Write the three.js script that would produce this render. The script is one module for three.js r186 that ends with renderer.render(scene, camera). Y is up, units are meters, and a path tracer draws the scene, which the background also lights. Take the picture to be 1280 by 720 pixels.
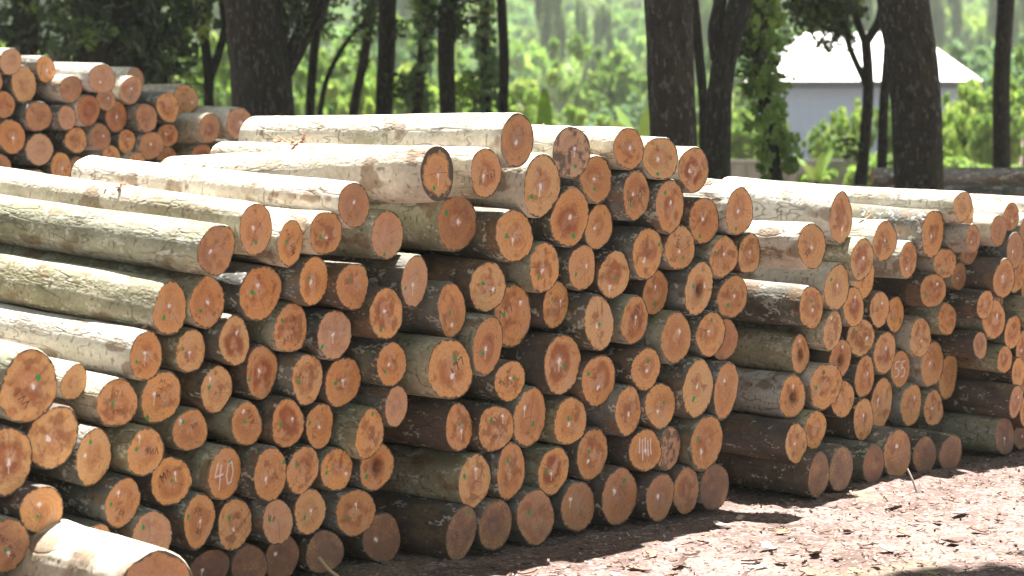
import * as THREE from 'three';
import { mergeGeometries } from 'three/addons/utils/BufferGeometryUtils.js';

// ---------- camera, sky, sun, exposure ----------
const scene = new THREE.Scene();
const camera = new THREE.PerspectiveCamera(12.98, 16 / 9, 0.1, 3000);
camera.position.set(0, 1.72, 0);
camera.rotation.set(-3.797 * Math.PI / 180, 0, 0);
camera.focus = 10.6; camera.userData.fStop = 3.6;
const renderer = new THREE.WebGLRenderer();
renderer.toneMapping = THREE.LinearToneMapping;
renderer.toneMappingExposure = 5.2;
renderer.shadowMap.enabled = true;
{
  const W = 256, H = 128, d = new Float32Array(W * H * 4);
  for (let j = 0; j < H; j++) {
    const el = Math.max(0, Math.sin(((j + 0.5) / H - 0.5) * Math.PI));      // rows run from nadir to zenith
    const k = Math.pow(1 - el, 3);
    for (let i = 0; i < W; i++) {
      const o = (j * W + i) * 4;
      d[o] = 0.076 + 0.061 * k; d[o + 1] = 0.087 + 0.057 * k; d[o + 2] = 0.102 + 0.049 * k; d[o + 3] = 1;
    }
  }
  const sky = new THREE.DataTexture(d, W, H, THREE.RGBAFormat, THREE.FloatType);
  sky.mapping = THREE.EquirectangularReflectionMapping; sky.magFilter = THREE.LinearFilter; sky.needsUpdate = true;
  scene.background = sky; scene.environment = sky;
}
const sun = new THREE.DirectionalLight(new THREE.Color(1, 0.95, 0.87), 5);
sun.position.set(4.2, 40, -10.5 - 14.6); sun.target.position.set(0, 0, -10.5);
sun.castShadow = true;
Object.assign(sun.shadow.camera, { left: -30, right: 30, top: 40, bottom: -30, near: 1, far: 120 });
sun.shadow.mapSize.set(4096, 4096); sun.shadow.radius = 1;
scene.add(sun, sun.target);
scene.fog = new THREE.FogExp2(0xe9f4ec, 0.0004);

// ---------- helpers ----------
function rngOf(seed) { let a = seed >>> 0; return () => { a = (a + 0x6D2B79F5) >>> 0; let t = a; t = Math.imul(t ^ (t >>> 15), t | 1); t ^= t + Math.imul(t ^ (t >>> 7), t | 61); return ((t ^ (t >>> 14)) >>> 0) / 4294967296; }; }
const NT = new Float32Array(65536); { const r = rngOf(77); for (let i = 0; i < 65536; i++) NT[i] = r(); }
function vn(x, y, px = 256, py = 256) {                     // periodic value noise, period px by py cells
  const xi = Math.floor(x), yi = Math.floor(y); let fx = x - xi, fy = y - yi;
  fx = fx * fx * (3 - 2 * fx); fy = fy * fy * (3 - 2 * fy);
  const x0 = ((xi % px) + px) % px, x1 = (x0 + 1) % px, y0 = (((yi % py) + py) % py) << 8, y1 = (((((yi % py) + py) % py) + 1) % py) << 8;
  const a = NT[y0 + x0], b = NT[y0 + x1], c = NT[y1 + x0], d = NT[y1 + x1];
  return a + (b - a) * fx + (c - a + (a - b - c + d) * fx) * fy;
}
const fbm = (x, y, px = 256, py = 256) => (vn(x, y, px, py) * 0.55 + vn(x * 2, y * 2, Math.min(256, px * 2), Math.min(256, py * 2)) * 0.3 + vn(x * 4, y * 4, Math.min(256, px * 4), Math.min(256, py * 4)) * 0.15);
const sst = (a, b, x) => { const t = Math.min(1, Math.max(0, (x - a) / (b - a))); return t * t * (3 - 2 * t); };
const mixc = (a, b, k) => [a[0] + (b[0] - a[0]) * k, a[1] + (b[1] - a[1]) * k, a[2] + (b[2] - a[2]) * k];
const s8 = v => Math.max(0, Math.min(255, 255 * (v <= 0.0031308 ? 12.92 * v : 1.055 * Math.pow(v, 1 / 2.4) - 0.055)));
const pick = (a, k) => a[Math.floor(k * a.length) % a.length];
const used = {};
function numbered(n) { used[n] = (used[n] ?? -1) + 1; return used[n] ? `${n}_${String(used[n]).padStart(3, '0')}` : n; }
function tag(o, label, category, group, kind) {
  o.userData = { ...o.userData };
  if (label) o.userData.label = label; if (category) o.userData.category = category;
  if (group) o.userData.group = group; if (kind) o.userData.kind = kind;
  return o;
}
function mesh(name, g, m, parent) { const o = new THREE.Mesh(g, m); o.name = name; o.castShadow = o.receiveShadow = true; if (parent) parent.add(o); return o; }
function top(o) { o.name = numbered(o.name); scene.add(o); return o; }
function group(name, x = 0, y = 0, z = 0, turn = 0) { const g = new THREE.Group(); g.name = name; g.position.set(x, y, z); g.rotation.y = turn; return top(g); }
function dataTex(w, h, fn, srgb) {                          // fn(x,y,out) fills linear rgb
  const d = new Uint8Array(w * h * 4), o = [0, 0, 0];
  for (let j = 0; j < h; j++) for (let i = 0; i < w; i++) {
    fn(i / w, j / h, o); const k = (j * w + i) * 4;
    if (srgb) { d[k] = s8(o[0]); d[k + 1] = s8(o[1]); d[k + 2] = s8(o[2]); } else { d[k] = d[k + 1] = d[k + 2] = Math.max(0, Math.min(255, o[0] * 255)); }
    d[k + 3] = 255;
  }
  const t = new THREE.DataTexture(d, w, h); t.wrapS = t.wrapT = THREE.RepeatWrapping; t.magFilter = THREE.LinearFilter; t.minFilter = THREE.LinearMipmapLinearFilter; t.generateMipmaps = true;
  if (srgb) t.colorSpace = THREE.SRGBColorSpace; t.needsUpdate = true; return t;
}
// pixel of the photograph at a distance -> point (used for laying out the far setting on the ground)
const FPX = 3164;
const wx = (px, D) => (px - 640) / FPX * D;
const wy = (py, D) => 1.72 - (py - 150) / FPX * D;

// ---------- bark of the logs ----------
// five barks: cream, lichen grey with gap shade painted in, olive, brown grey likewise darkened, pale peeled
const barkDefs = [
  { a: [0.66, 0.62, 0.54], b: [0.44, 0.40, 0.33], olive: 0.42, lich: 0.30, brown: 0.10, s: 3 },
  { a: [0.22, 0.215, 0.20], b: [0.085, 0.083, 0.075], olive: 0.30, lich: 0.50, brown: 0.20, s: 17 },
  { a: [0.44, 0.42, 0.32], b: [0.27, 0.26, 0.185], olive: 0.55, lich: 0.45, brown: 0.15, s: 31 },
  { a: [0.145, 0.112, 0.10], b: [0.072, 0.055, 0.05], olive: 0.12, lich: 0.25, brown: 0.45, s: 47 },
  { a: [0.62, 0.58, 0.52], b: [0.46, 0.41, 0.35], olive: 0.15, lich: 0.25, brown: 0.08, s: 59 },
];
function barkHeight(u, v, s) {
  const f = vn(u * 64 + s, v * 40 + s, 64, 40) * 0.35 + vn(u * 24 + s, v * 10, 24, 10) * 0.35 + vn(u * 96, v * 160 + s, 96, 160) * 0.3;
  const crack = 1 - sst(0.0, 0.05, Math.abs(fbm(u * 14 + s, v * 8 + s, 14, 8) - 0.5));
  return f * 0.7 + 0.3 - crack * 0.35 * sst(0.45, 0.6, vn(u * 4 + s, v * 6, 4, 6));
}
const barkMats = [];
for (const B of barkDefs) {
  const s = B.s;
  const map = dataTex(384, 768, (u, v, o) => {
    const big = fbm(u * 4 + s, v * 6 + s, 4, 6), mid = fbm(u * 12 + s, v * 14 + s, 12, 14), fine = vn(u * 90 + s, v * 140, 90, 140), fine2 = vn(u * 45 + s, v * 110 + s, 45, 110);
    let c = mixc(B.b, B.a, sst(0.3, 0.68, big * 0.6 + mid * 0.4));
    const ol = sst(0.62 - B.olive * 0.28, 0.78 - B.olive * 0.2, fbm(u * 5 + s + 9, v * 4 + 2 * s, 5, 4) * 0.75 + fine2 * 0.25) * 0.85;
    c = mixc(c, [0.17, 0.165, 0.075], ol * Math.min(1, B.olive + 0.3) * (0.55 + 0.45 * fine));
    const li = sst(0.70 - B.lich * 0.22, 0.80 - B.lich * 0.15, fbm(u * 22 + s * 2, v * 30 + s, 22, 30) * 0.7 + fine * 0.3);
    c = mixc(c, [0.56, 0.55, 0.49], li * 0.75);
    const br = sst(0.66 - B.brown * 0.2, 0.76 - B.brown * 0.14, fbm(u * 7 + 3 * s, v * 13 + s, 7, 13));
    c = mixc(c, [0.20, 0.125, 0.075], br * 0.7);
    const crack = (1 - sst(0, 0.035, Math.abs(fbm(u * 14 + s, v * 8 + s, 14, 8) - 0.5))) * sst(0.45, 0.6, vn(u * 4 + s, v * 6, 4, 6));
    c = mixc(c, [0.09, 0.07, 0.055], crack * 0.6);
    const lent = sst(0.80, 0.92, vn(u * 26 + s, v * 120 + s, 26, 120));
    c = mixc(c, [0.10, 0.075, 0.05], lent * 0.55);
    const g = 0.80 + 0.4 * (fine * 0.5 + fine2 * 0.5);
    o[0] = c[0] * g; o[1] = c[1] * g; o[2] = c[2] * g;
  }, true);
  const bump = dataTex(384, 768, (u, v, o) => { o[0] = barkHeight(u, v, s); });
  const vars = [];
  for (const tint of [[1, 1, 1], [0.9, 0.87, 0.82], [0.82, 0.84, 0.86]]) {
    const m = new THREE.MeshStandardMaterial({ map, bumpMap: bump, bumpScale: 0.006, roughness: 0.92, vertexColors: true });
    m.color.setRGB(...tint); vars.push(m);
  }
  barkMats.push(vars);
}

// ---------- cut faces: every face has its own cell of grain, stains and paint marks ----------
const CELL = 146, PER = 14;
const atlases = [];
function atlas(i) {
  while (atlases.length <= i) {
    const c = document.createElement('canvas'); c.width = c.height = 2048;
    const ctx = c.getContext('2d'); ctx.fillStyle = '#a06a42'; ctx.fillRect(0, 0, 2048, 2048);
    atlases.push({ c, ctx, mat: new THREE.MeshStandardMaterial({ roughness: 0.62 }) });
  }
  return atlases[i];
}
let cells = 0;
function scrawl(ctx, x, y, size, rnd) {
  ctx.strokeStyle = 'rgba(28,16,11,0.75)'; ctx.lineCap = ctx.lineJoin = 'round';
  const glyphs = [[[0, 1], [0, 0], [0.5, 0.6], [1, 0], [1, 1]], [[0.1, 0.1], [0.9, 0.2], [0.3, 0.5], [0.9, 0.8], [0.1, 0.95]], [[0.5, 0], [0.45, 1]], [[0, 0.9], [0.5, 0], [1, 0.9]], [[0, 0], [1, 0.1], [0.3, 1]], [[0.9, 0.1], [0.2, 0.3], [0.8, 0.6], [0.1, 1]], [[0, 0], [0, 1], [0.8, 0.1], [0.85, 1]]];
  const n = 2 + Math.floor(rnd() * 2), ang = (rnd() - 0.5) * 2.6;
  ctx.save(); ctx.translate(x, y); ctx.rotate(ang);
  for (let k = 0; k < n; k++) {
    const g = glyphs[Math.floor(rnd() * glyphs.length)];
    ctx.lineWidth = size * (0.07 + 0.07 * rnd()); ctx.beginPath();
    g.forEach(([a, b], i) => { const X = (k - n / 2) * size * 0.95 + a * size * 0.65 + (rnd() - 0.5) * size * 0.1, Y = (b - 0.5) * size + (rnd() - 0.5) * size * 0.12; i ? ctx.lineTo(X, Y) : ctx.moveTo(X, Y); });
    ctx.stroke();
  }
  ctx.restore();
}
function faceCell(p) {                                     // p: face, heart, hole, green, white, scrawl, number, streak, seed
  const idx = cells++, ai = Math.floor(idx / (PER * PER)), A = atlas(ai), ci = idx % (PER * PER), X0 = (ci % PER) * CELL, Y0 = Math.floor(ci / PER) * CELL;
  const rnd = rngOf(p.seed * 7919 + 13), im = A.ctx.createImageData(CELL, CELL), D = im.data;
  const ox = rnd() * 200, oy = rnd() * 200, cx = (rnd() - 0.5) * 0.3, cy = (rnd() - 0.5) * 0.3, hr = 0.34 + rnd() * 0.3, hs = (p.heart ? 0.8 : 0.35) + rnd() * 0.35, rf = 26 + rnd() * 26;
  const sap = pick([[0.60, 0.30, 0.118], [0.56, 0.255, 0.092], [0.60, 0.345, 0.155], [0.49, 0.23, 0.088], [0.63, 0.305, 0.105], [0.58, 0.29, 0.125]], (p.tone ?? (p.seed * 5) % 6) / 6 + rnd() * 0.01), heart = mixc([0.29, 0.08, 0.025], [0.40, 0.15, 0.06], rnd()), ca = Math.cos(rnd() * 3.1), sa = Math.sqrt(1 - ca * ca), core = 0.15 + rnd() * 0.8, stn = 0.33 + rnd() * 0.26;
  const hole = p.hole;
  const cr = []; for (let k = 0; k < rnd() * 2.6; k++) cr.push([rnd() * 6.283, 0.3 + rnd() * 0.6]);
  for (let j = 0; j < CELL; j++) for (let i = 0; i < CELL; i++) {
    const x = (i + 0.5) / CELL * 2.08 - 1.04, y = 1.04 - (j + 0.5) / CELL * 2.08;
    const r = Math.hypot(x, y), rp = Math.hypot(x - cx, y - cy), q = Math.min(1, r * r), rr = rp * (1 - q) + r * q;
    const w = fbm(x * 2 + ox, y * 2 + oy) - 0.5, w2 = fbm(x * 3.3 + oy, y * 3.3 + ox) - 0.5, fine = vn(x * 40 + ox, y * 40 + oy), fibre = vn(x * 12 * ca + y * 12 * sa + ox, (-x * sa + y * ca) * 70 + oy);
    let c = mixc(sap, heart, sst(hr + 0.16, hr - 0.16, rr + w * 0.55) * hs);
    c = mixc(c, [0.57, 0.325, 0.19], sst(0.38, 0.08, rr + w2 * 0.6) * core);
    const ring = Math.sin(rr * rf + w * 7); c = mixc(c, heart, Math.max(0, ring) * 0.24 * (1 - q * 0.5));
    c = mixc(c, [0.24, 0.075, 0.03], sst(stn - 0.37, stn - 0.16, w2 + w * 0.5 + (fine - 0.5) * 0.14) * 0.70);
    c = mixc(c, [0.50, 0.31, 0.20], sst(0.10, 0.24, w - w2 * 0.6) * 0.4);
    c = mixc(c, [0.66, 0.33, 0.115], sst(0.70, 0.84, r + w * 0.2) * 0.4 * sst(-0.12, 0.12, w2 + 0.03));
    const f = p.face;
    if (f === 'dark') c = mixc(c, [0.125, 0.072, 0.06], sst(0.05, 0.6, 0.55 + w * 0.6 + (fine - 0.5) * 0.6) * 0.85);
    else if (f === 'brown') c = mixc(c, [0.27, 0.14, 0.095], 0.45 + w * 0.6);
    else if (f === 'pink') c = mixc(c, [0.50, 0.315, 0.225], 0.5 + w * 0.5);
    else if (f === 'red') c = mixc(c, [0.33, 0.11, 0.05], 0.6 + w * 0.6);
    else if (f === 'grey') c = mixc(mixc(c, [0.45, 0.30, 0.23], 0.5), [0.075, 0.055, 0.05], sst(-0.06, 0.16, w2 + (x < 0 ? 0.08 : -0.06) + (fine - 0.5) * 0.2) * 0.85);
    else if (f === 'rag') c = mixc(c, [0.07, 0.05, 0.035], sst(0.70, 0.84, r + w2 * 0.5 + (fine - 0.5) * 0.2));
    if (hole) c = mixc(c, [0.26, 0.10, 0.045], sst(0.42, 0.20, r + w2 * 0.3) * 0.8);   // rotten wood round the hollow
    const th = Math.atan2(y - cy, x - cx);
    for (const [a, l] of cr) { let d = th - a + w * 0.25; d = Math.abs(Math.atan2(Math.sin(d), Math.cos(d))) * rp; if (rp < l) c = mixc(c, [0.13, 0.05, 0.025], (1 - sst(0.004, 0.024, d)) * 0.6 * sst(0.2, 0.6, fine + 0.2)); }
    c = mixc(c, [0.17, 0.07, 0.035], sst(0.70, 0.86, vn(x * 15 + oy, y * 15 + ox) * 0.75 + fine * 0.25) * 0.55 * sst(-0.1, 0.15, w2));
    const g = 0.74 + fine * 0.26 + fibre * 0.26; c = [c[0] * g, c[1] * g, c[2] * g];
    c = mixc(c, [0.095, 0.07, 0.052], sst(0.94, 0.975, r + (vn(x * 9 + ox, y * 9) - 0.5) * 0.10));
    const k = (j * CELL + i) * 4; D[k] = s8(c[0]); D[k + 1] = s8(c[1]); D[k + 2] = s8(c[2]); D[k + 3] = 255;
  }
  A.ctx.putImageData(im, X0, Y0);
  const ctx = A.ctx, R = CELL / 2.08, mx = X0 + CELL / 2, my = Y0 + CELL / 2;
  ctx.save(); ctx.beginPath(); ctx.rect(X0, Y0, CELL, CELL); ctx.clip();
  if (p.scrawl) { const a = rnd() * 6.28; scrawl(ctx, mx + Math.cos(a) * R * 0.38, my + Math.sin(a) * R * 0.38, R * (0.20 + rnd() * 0.10), rnd); if (rnd() < 0.2) scrawl(ctx, mx - Math.cos(a) * R * 0.35, my - Math.sin(a) * R * 0.4, R * 0.2, rnd); }
  if (p.green) { const [gx, gy] = p.green, X = mx + gx * R, Y = my - gy * R; ctx.fillStyle = 'rgba(52,142,72,0.9)'; for (let k = 0; k < 4; k++) { ctx.beginPath(); ctx.ellipse(X + (rnd() - 0.5) * R * 0.07, Y + (rnd() - 0.5) * R * 0.09, R * (0.045 + rnd() * 0.035), R * (0.045 + rnd() * 0.04), rnd() * 3, 0, 6.3); ctx.fill(); } }
  if (p.white) {
    const [gx, gy] = p.white, X = mx + gx * R, Y = my - gy * R; ctx.fillStyle = 'rgba(228,222,226,0.85)';
    for (let k = 0; k < 3; k++) { ctx.beginPath(); ctx.ellipse(X + (rnd() - 0.5) * R * 0.09, Y + (rnd() - 0.5) * R * 0.1, R * (0.035 + rnd() * 0.04), R * (0.045 + rnd() * 0.045), rnd() * 3, 0, 6.3); ctx.fill(); }
    if (rnd() < 0.45) { ctx.fillStyle = 'rgba(228,222,226,0.65)'; ctx.fillRect(X - R * 0.025, Y, R * 0.05, R * (0.15 + rnd() * 0.25)); }
    ctx.fillStyle = 'rgba(222,205,205,0.16)'; ctx.beginPath(); ctx.ellipse(X, Y, R * 0.15, R * 0.16, 0, 0, 6.3); ctx.fill();
  }
  if (p.streak) { ctx.fillStyle = 'rgba(226,216,220,0.7)'; for (let k = -2; k <= 2; k++) ctx.fillRect(mx + k * R * 0.17 - 3, my - R * (0.45 + rnd() * 0.2), R * 0.08, R * (0.7 + rnd() * 0.4)); }
  if (p.number) { ctx.strokeStyle = 'rgba(226,216,218,0.74)'; ctx.lineWidth = R * 0.085; ctx.lineCap = ctx.lineJoin = 'round';
    const gl = { 4: [[[0.3, 0], [0.05, 0.55], [0.95, 0.5]], [[0.7, 0.1], [0.55, 1.15]]], 0: [[[0.75, 0.02], [0.3, 0.15], [0.15, 0.6], [0.35, 0.95], [0.75, 0.9], [0.95, 0.45], [0.75, 0.02]]], 5: [[[0.9, 0], [0.2, 0.05], [0.15, 0.45], [0.6, 0.4], [0.9, 0.65], [0.7, 0.95], [0.15, 1]]] };
    [...p.number].forEach((ch, i) => { for (const st of gl[ch]) { ctx.beginPath(); st.forEach(([a, b], k) => { const X = mx + (i - 1) * R * 0.62 + 2 + a * R * 0.5, Y = my + (b - 0.5) * R * 0.85; k ? ctx.lineTo(X, Y) : ctx.moveTo(X, Y); }); ctx.stroke(); } }); }
  ctx.restore();
  return { ai, u: (X0 + CELL / 2) / 2048, v: 1 - (Y0 + CELL / 2) / 2048, k: (CELL / 2.08) / 2048 };
}
const plainCells = [];
function finishAtlases() {
  for (const a of atlases) {
    const t = new THREE.CanvasTexture(a.c); t.colorSpace = THREE.SRGBColorSpace; a.mat.map = t;
    const b = new THREE.CanvasTexture(a.c); a.mat.bumpMap = b; a.mat.bumpScale = 0.003; a.mat.needsUpdate = true;
  }
}

// ---------- a log: bark and two cut faces ----------
const LEN = 1.5;
function makeLog(o) {   // o: r, seed, yawCut (extra yaw of the saw cut), cell, bark, parts
  const rnd = rngOf(o.seed * 131 + 7), NA = o.NA ?? 30, L = o.len ?? LEN, r = o.r;
  const lobes = [[2, 0.025 + rnd() * 0.055, rnd() * 6.3], [3, rnd() * 0.045, rnd() * 6.3], [4, rnd() * 0.022, rnd() * 6.3], [7, rnd() * 0.012, rnd() * 6.3]];
  const taper = 0.88 + rnd() * 0.16, bend = [(rnd() - 0.5) * 0.045, (rnd() - 0.5) * 0.022], tiltY = (rnd() - 0.5) * 0.10, ph = rnd() * 50;
  const out = th => { let k = 1; for (const [n, a, p] of lobes) k += a * Math.cos(n * th + p); return k; };
  const knots = []; const nk = Math.floor(rnd() * 3.2); for (let k = 0; k < nk; k++) knots.push([rnd() * 6.283, -L / 2 + 0.15 + rnd() * (L - 0.3), 0.018 + rnd() * 0.022, 0.04 + rnd() * 0.10]);
  const NZ = o.NZ ?? 16, zs = []; for (let k = 0; k <= NZ; k++) zs.push(L / 2 - L * k / NZ);
  const rows = [{ z: L / 2, k: 0.972 }, { z: L / 2 - 0.007, k: 1.0 }]; for (let k = 1; k < NZ; k++) rows.push({ z: zs[k], k: 1 }); rows.push({ z: -L / 2 + 0.007, k: 1 }, { z: -L / 2, k: 0.972 });
  const pos = [], uv = [], col = [], idx = [], v0 = rnd(), u0 = rnd(), tanY = Math.tan(o.yawCut ?? 0);
  const pt = (th, row, kk) => {
    const z = row.z, f = 0.5 - z / L, sc = 1 + (taper - 1) * f, cur = Math.sin(f * Math.PI);
    let R = r * sc * out(th) * kk * (1 + (vn(th * 2.2 + ph, z * 6 + ph) - 0.5) * 0.045 + (vn(th * 6 + ph, z * 22) - 0.5) * 0.022), dark = 0;
    for (const [a, kz, h, w] of knots) { let d = th - a; d = Math.atan2(Math.sin(d), Math.cos(d)) * r; const g = Math.exp(-(d * d + (z - kz) * (z - kz)) / (w * w * 0.5)); R += h * 0.35 * g; dark = Math.max(dark, Math.exp(-(d * d + (z - kz) * (z - kz)) / (w * w * 0.10))); }
    const x = Math.cos(th) * R + bend[0] * cur, y = Math.sin(th) * R + bend[1] * cur;
    const edge = f < 0.5 ? sst(0.25, 0, f) : 0;
    return { x, y: y + r, z: z - (x * tanY + y * tiltY) * edge, dark };
  };
  rows.forEach((row, ri) => {
    for (let a = 0; a <= NA; a++) {
      const th = a / NA * Math.PI * 2, p = pt(th, row, row.k);
      pos.push(p.x, p.y, p.z); uv.push(u0 + a / NA, v0 + row.z / L); const d = p.dark * 0.75; col.push(1 - d * 0.75, 1 - d * 0.85, 1 - d * 0.92);
    }
    if (ri) for (let a = 0; a < NA; a++) { const i = (ri - 1) * (NA + 1) + a, j = i + NA + 1; idx.push(i, j, i + 1, i + 1, j, j + 1); }
  });
  const g = new THREE.BufferGeometry(); g.setAttribute('position', new THREE.Float32BufferAttribute(pos, 3)); g.setAttribute('uv', new THREE.Float32BufferAttribute(uv, 2)); g.setAttribute('color', new THREE.Float32BufferAttribute(col, 3)); g.setIndex(idx); g.computeVertexNormals();
  const root = new THREE.Group(); root.name = o.name ?? 'log';
  mesh('bark', g, o.bark, root);
  for (const front of [true, false]) {
    const row = front ? rows[0] : rows[rows.length - 1], cell = front ? o.cell : o.rear, P = [], U = [], I = [], ks = front && o.hollow ? [0, 0.15, 0.2, 0.6, 1] : [0, 0.45, 0.8, 1], deep = [o.hollow && front ? 0.16 : 0, o.hollow && front ? 0.15 : 0];
    const c0 = pt(0, row, 0); P.push(0, r, row.z - deep[0]); U.push(cell.u, cell.v);
    for (let q = 1; q < ks.length; q++) for (let a = 0; a <= NA; a++) {
      const th = a / NA * Math.PI * 2, p = pt(th, row, row.k), e = ks[q];
      P.push(p.x * e, r + (p.y - r) * e, row.z + (p.z - row.z) * e - (front ? 1 : -1) * 0.001 - (q === 1 ? deep[1] : 0)); U.push(cell.u + Math.cos(th) * e * cell.k, cell.v + Math.sin(th) * e * cell.k);
    }
    for (let a = 0; a < NA; a++) { I.push(0, 1 + a, 2 + a); for (let q = 1; q < ks.length - 1; q++) { const i = 1 + (q - 1) * (NA + 1) + a, j = i + NA + 1; I.push(i, j, i + 1, i + 1, j, j + 1); } }
    if (!front) for (let k = 0; k < I.length; k += 3) { const t = I[k]; I[k] = I[k + 1]; I[k + 1] = t; }
    const fg = new THREE.BufferGeometry(); fg.setAttribute('position', new THREE.Float32BufferAttribute(P, 3)); fg.setAttribute('uv', new THREE.Float32BufferAttribute(U, 2)); fg.setIndex(I); fg.computeVertexNormals();
    mesh('cut_face', fg, atlas(cell.ai).mat, root);
  }
  return root;
}
function flakes(root, r, list, mat) {   // loose bark strips: [angle, z, size, count]
  for (const [ang, z, size, n] of list) {
    const rnd = rngOf(Math.floor(z * 1000 + ang * 77 + 9000)), gs = [];
    for (let k = 0; k < n; k++) {
      const len = size * (0.6 + rnd() * 0.8), wd = size * (0.15 + rnd() * 0.25), g = new THREE.BoxGeometry(wd, 0.004, len, 1, 1, 6), p = g.attributes.position, cu = 1.5 + rnd() * 3;
      for (let i = 0; i < p.count; i++) { const zz = p.getZ(i) / len + 0.5; p.setY(i, p.getY(i) + Math.pow(zz, 2) * len * 0.11 * cu); p.setX(i, p.getX(i) * (1 - 0.5 * zz) + (vn(zz * 4 + k, k * 3.3) - 0.5) * wd); }
      g.rotateY(rnd() * 6.28); g.rotateZ((rnd() - 0.5) * 0.7); g.translate((rnd() - 0.5) * size, r - 0.006, z + (rnd() - 0.5) * size); g.computeVertexNormals(); gs.push(g);
    }
    const m = mergeGeometries(gs); m.rotateZ(ang); m.translate(0, r, 0);
    mesh('loose_bark', m, mat, root);
  }
}

// ---------- ground ----------
const hillY = (x, D) => D < 250 ? 0 : ((D - 250) / 900) ** 1.25 * 95 * (0.8 + 0.4 * vn(x * 0.004 + 30, D * 0.002 + 60));
{
  const line = (lo, hi, step, far) => { const a = []; for (let v = lo; v <= hi + 1e-6; v += step) a.push(v); let s = step, v = hi; const up = []; while (v < far) { s *= 1.35; v += s; up.push(v); } s = step; v = lo; const dn = []; while (v > -far) { s *= 1.35; v -= s; dn.unshift(v); } return [...dn, ...a, ...up]; };
  const xs = line(-3, 4, 0.03, 420), zs = line(-14, -7.5, 0.03, 1500), nx = xs.length, nz = zs.length, pos = [], uv = [], idx = [];
  for (let j = 0; j < nz; j++) for (let i = 0; i < nx; i++) {
    const x = xs[i], z = zs[j], near = sst(30, 14, Math.hypot(x, z + 10.5));
    let y = ((fbm(x * 1.3 + 40, z * 1.3 + 90) - 0.5) * 0.06 + (fbm(x * 6 + 40, z * 6 + 90) - 0.5) * 0.03 + (vn(x * 22 + 9, z * 22 + 9) - 0.5) * 0.012) * near - 0.012;
    const D = -z; y += hillY(x, D);
    pos.push(x, y, z); uv.push(x, -z);
  }
  for (let j = 0; j < nz - 1; j++) for (let i = 0; i < nx - 1; i++) { const a = j * nx + i, b = a + nx; idx.push(a, b, a + 1, a + 1, b, b + 1); }
  const g = new THREE.BufferGeometry(); g.setAttribute('position', new THREE.Float32BufferAttribute(pos, 3)); g.setAttribute('uv', new THREE.Float32BufferAttribute(uv, 2)); g.setIndex(idx); g.computeVertexNormals();
  const map = dataTex(1024, 1024, (u, v, o) => {          // 2 m of soil
    const a = fbm(u * 6, v * 6, 6, 6), b = fbm(u * 30 + 7, v * 30, 30, 30), c = vn(u * 200, v * 200, 200, 200), e = vn(u * 110 + 5, v * 70, 110, 70);
    let k = mixc([0.092, 0.058, 0.050], [0.20, 0.142, 0.13], sst(0.25, 0.75, a * 0.45 + b * 0.4 + c * 0.15));
    k = mixc(k, [0.08, 0.046, 0.037], sst(0.74, 0.84, e * 0.7 + b * 0.3) * 0.8);
    k = mixc(k, [0.34, 0.27, 0.23], sst(0.70, 0.80, vn(u * 90 + 31, v * 120 + 3, 90, 120) * 0.7 + c * 0.3) * 0.7);
    k = mixc(k, [0.20, 0.17, 0.08], sst(0.66, 0.8, fbm(u * 5 + 60, v * 5 + 4, 5, 5)) * 0.25);
    const q = 0.85 + c * 0.3; o[0] = k[0] * q; o[1] = k[1] * q; o[2] = k[2] * q;
  }, true);
  const bump = dataTex(1024, 1024, (u, v, o) => { o[0] = fbm(u * 30 + 7, v * 30, 30, 30) * 0.5 + vn(u * 110 + 5, v * 70, 110, 70) * 0.25 + vn(u * 200, v * 200, 200, 200) * 0.25; });
  map.repeat.set(0.5, 0.5); bump.repeat.set(0.5, 0.5);
  const m = new THREE.MeshStandardMaterial({ map, bumpMap: bump, bumpScale: 0.02, roughness: 1 });
  const o = mesh('ground', g, m, scene); o.userData.kind = 'structure';
}

// ---------- the log stacks ----------
const PHI = 48.5 * Math.PI / 180;
const N3 = new THREE.Vector3(Math.sin(PHI), 0, Math.cos(PHI)), T3 = new THREE.Vector3(Math.cos(PHI), 0, -Math.sin(PHI));
const FRONT = new THREE.Vector3(-0.158, 0, -9.915), BACK = new THREE.Vector3(-2.439, 0, -17.462), FAR = new THREE.Vector3(3.1, 0, -24.5);
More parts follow.
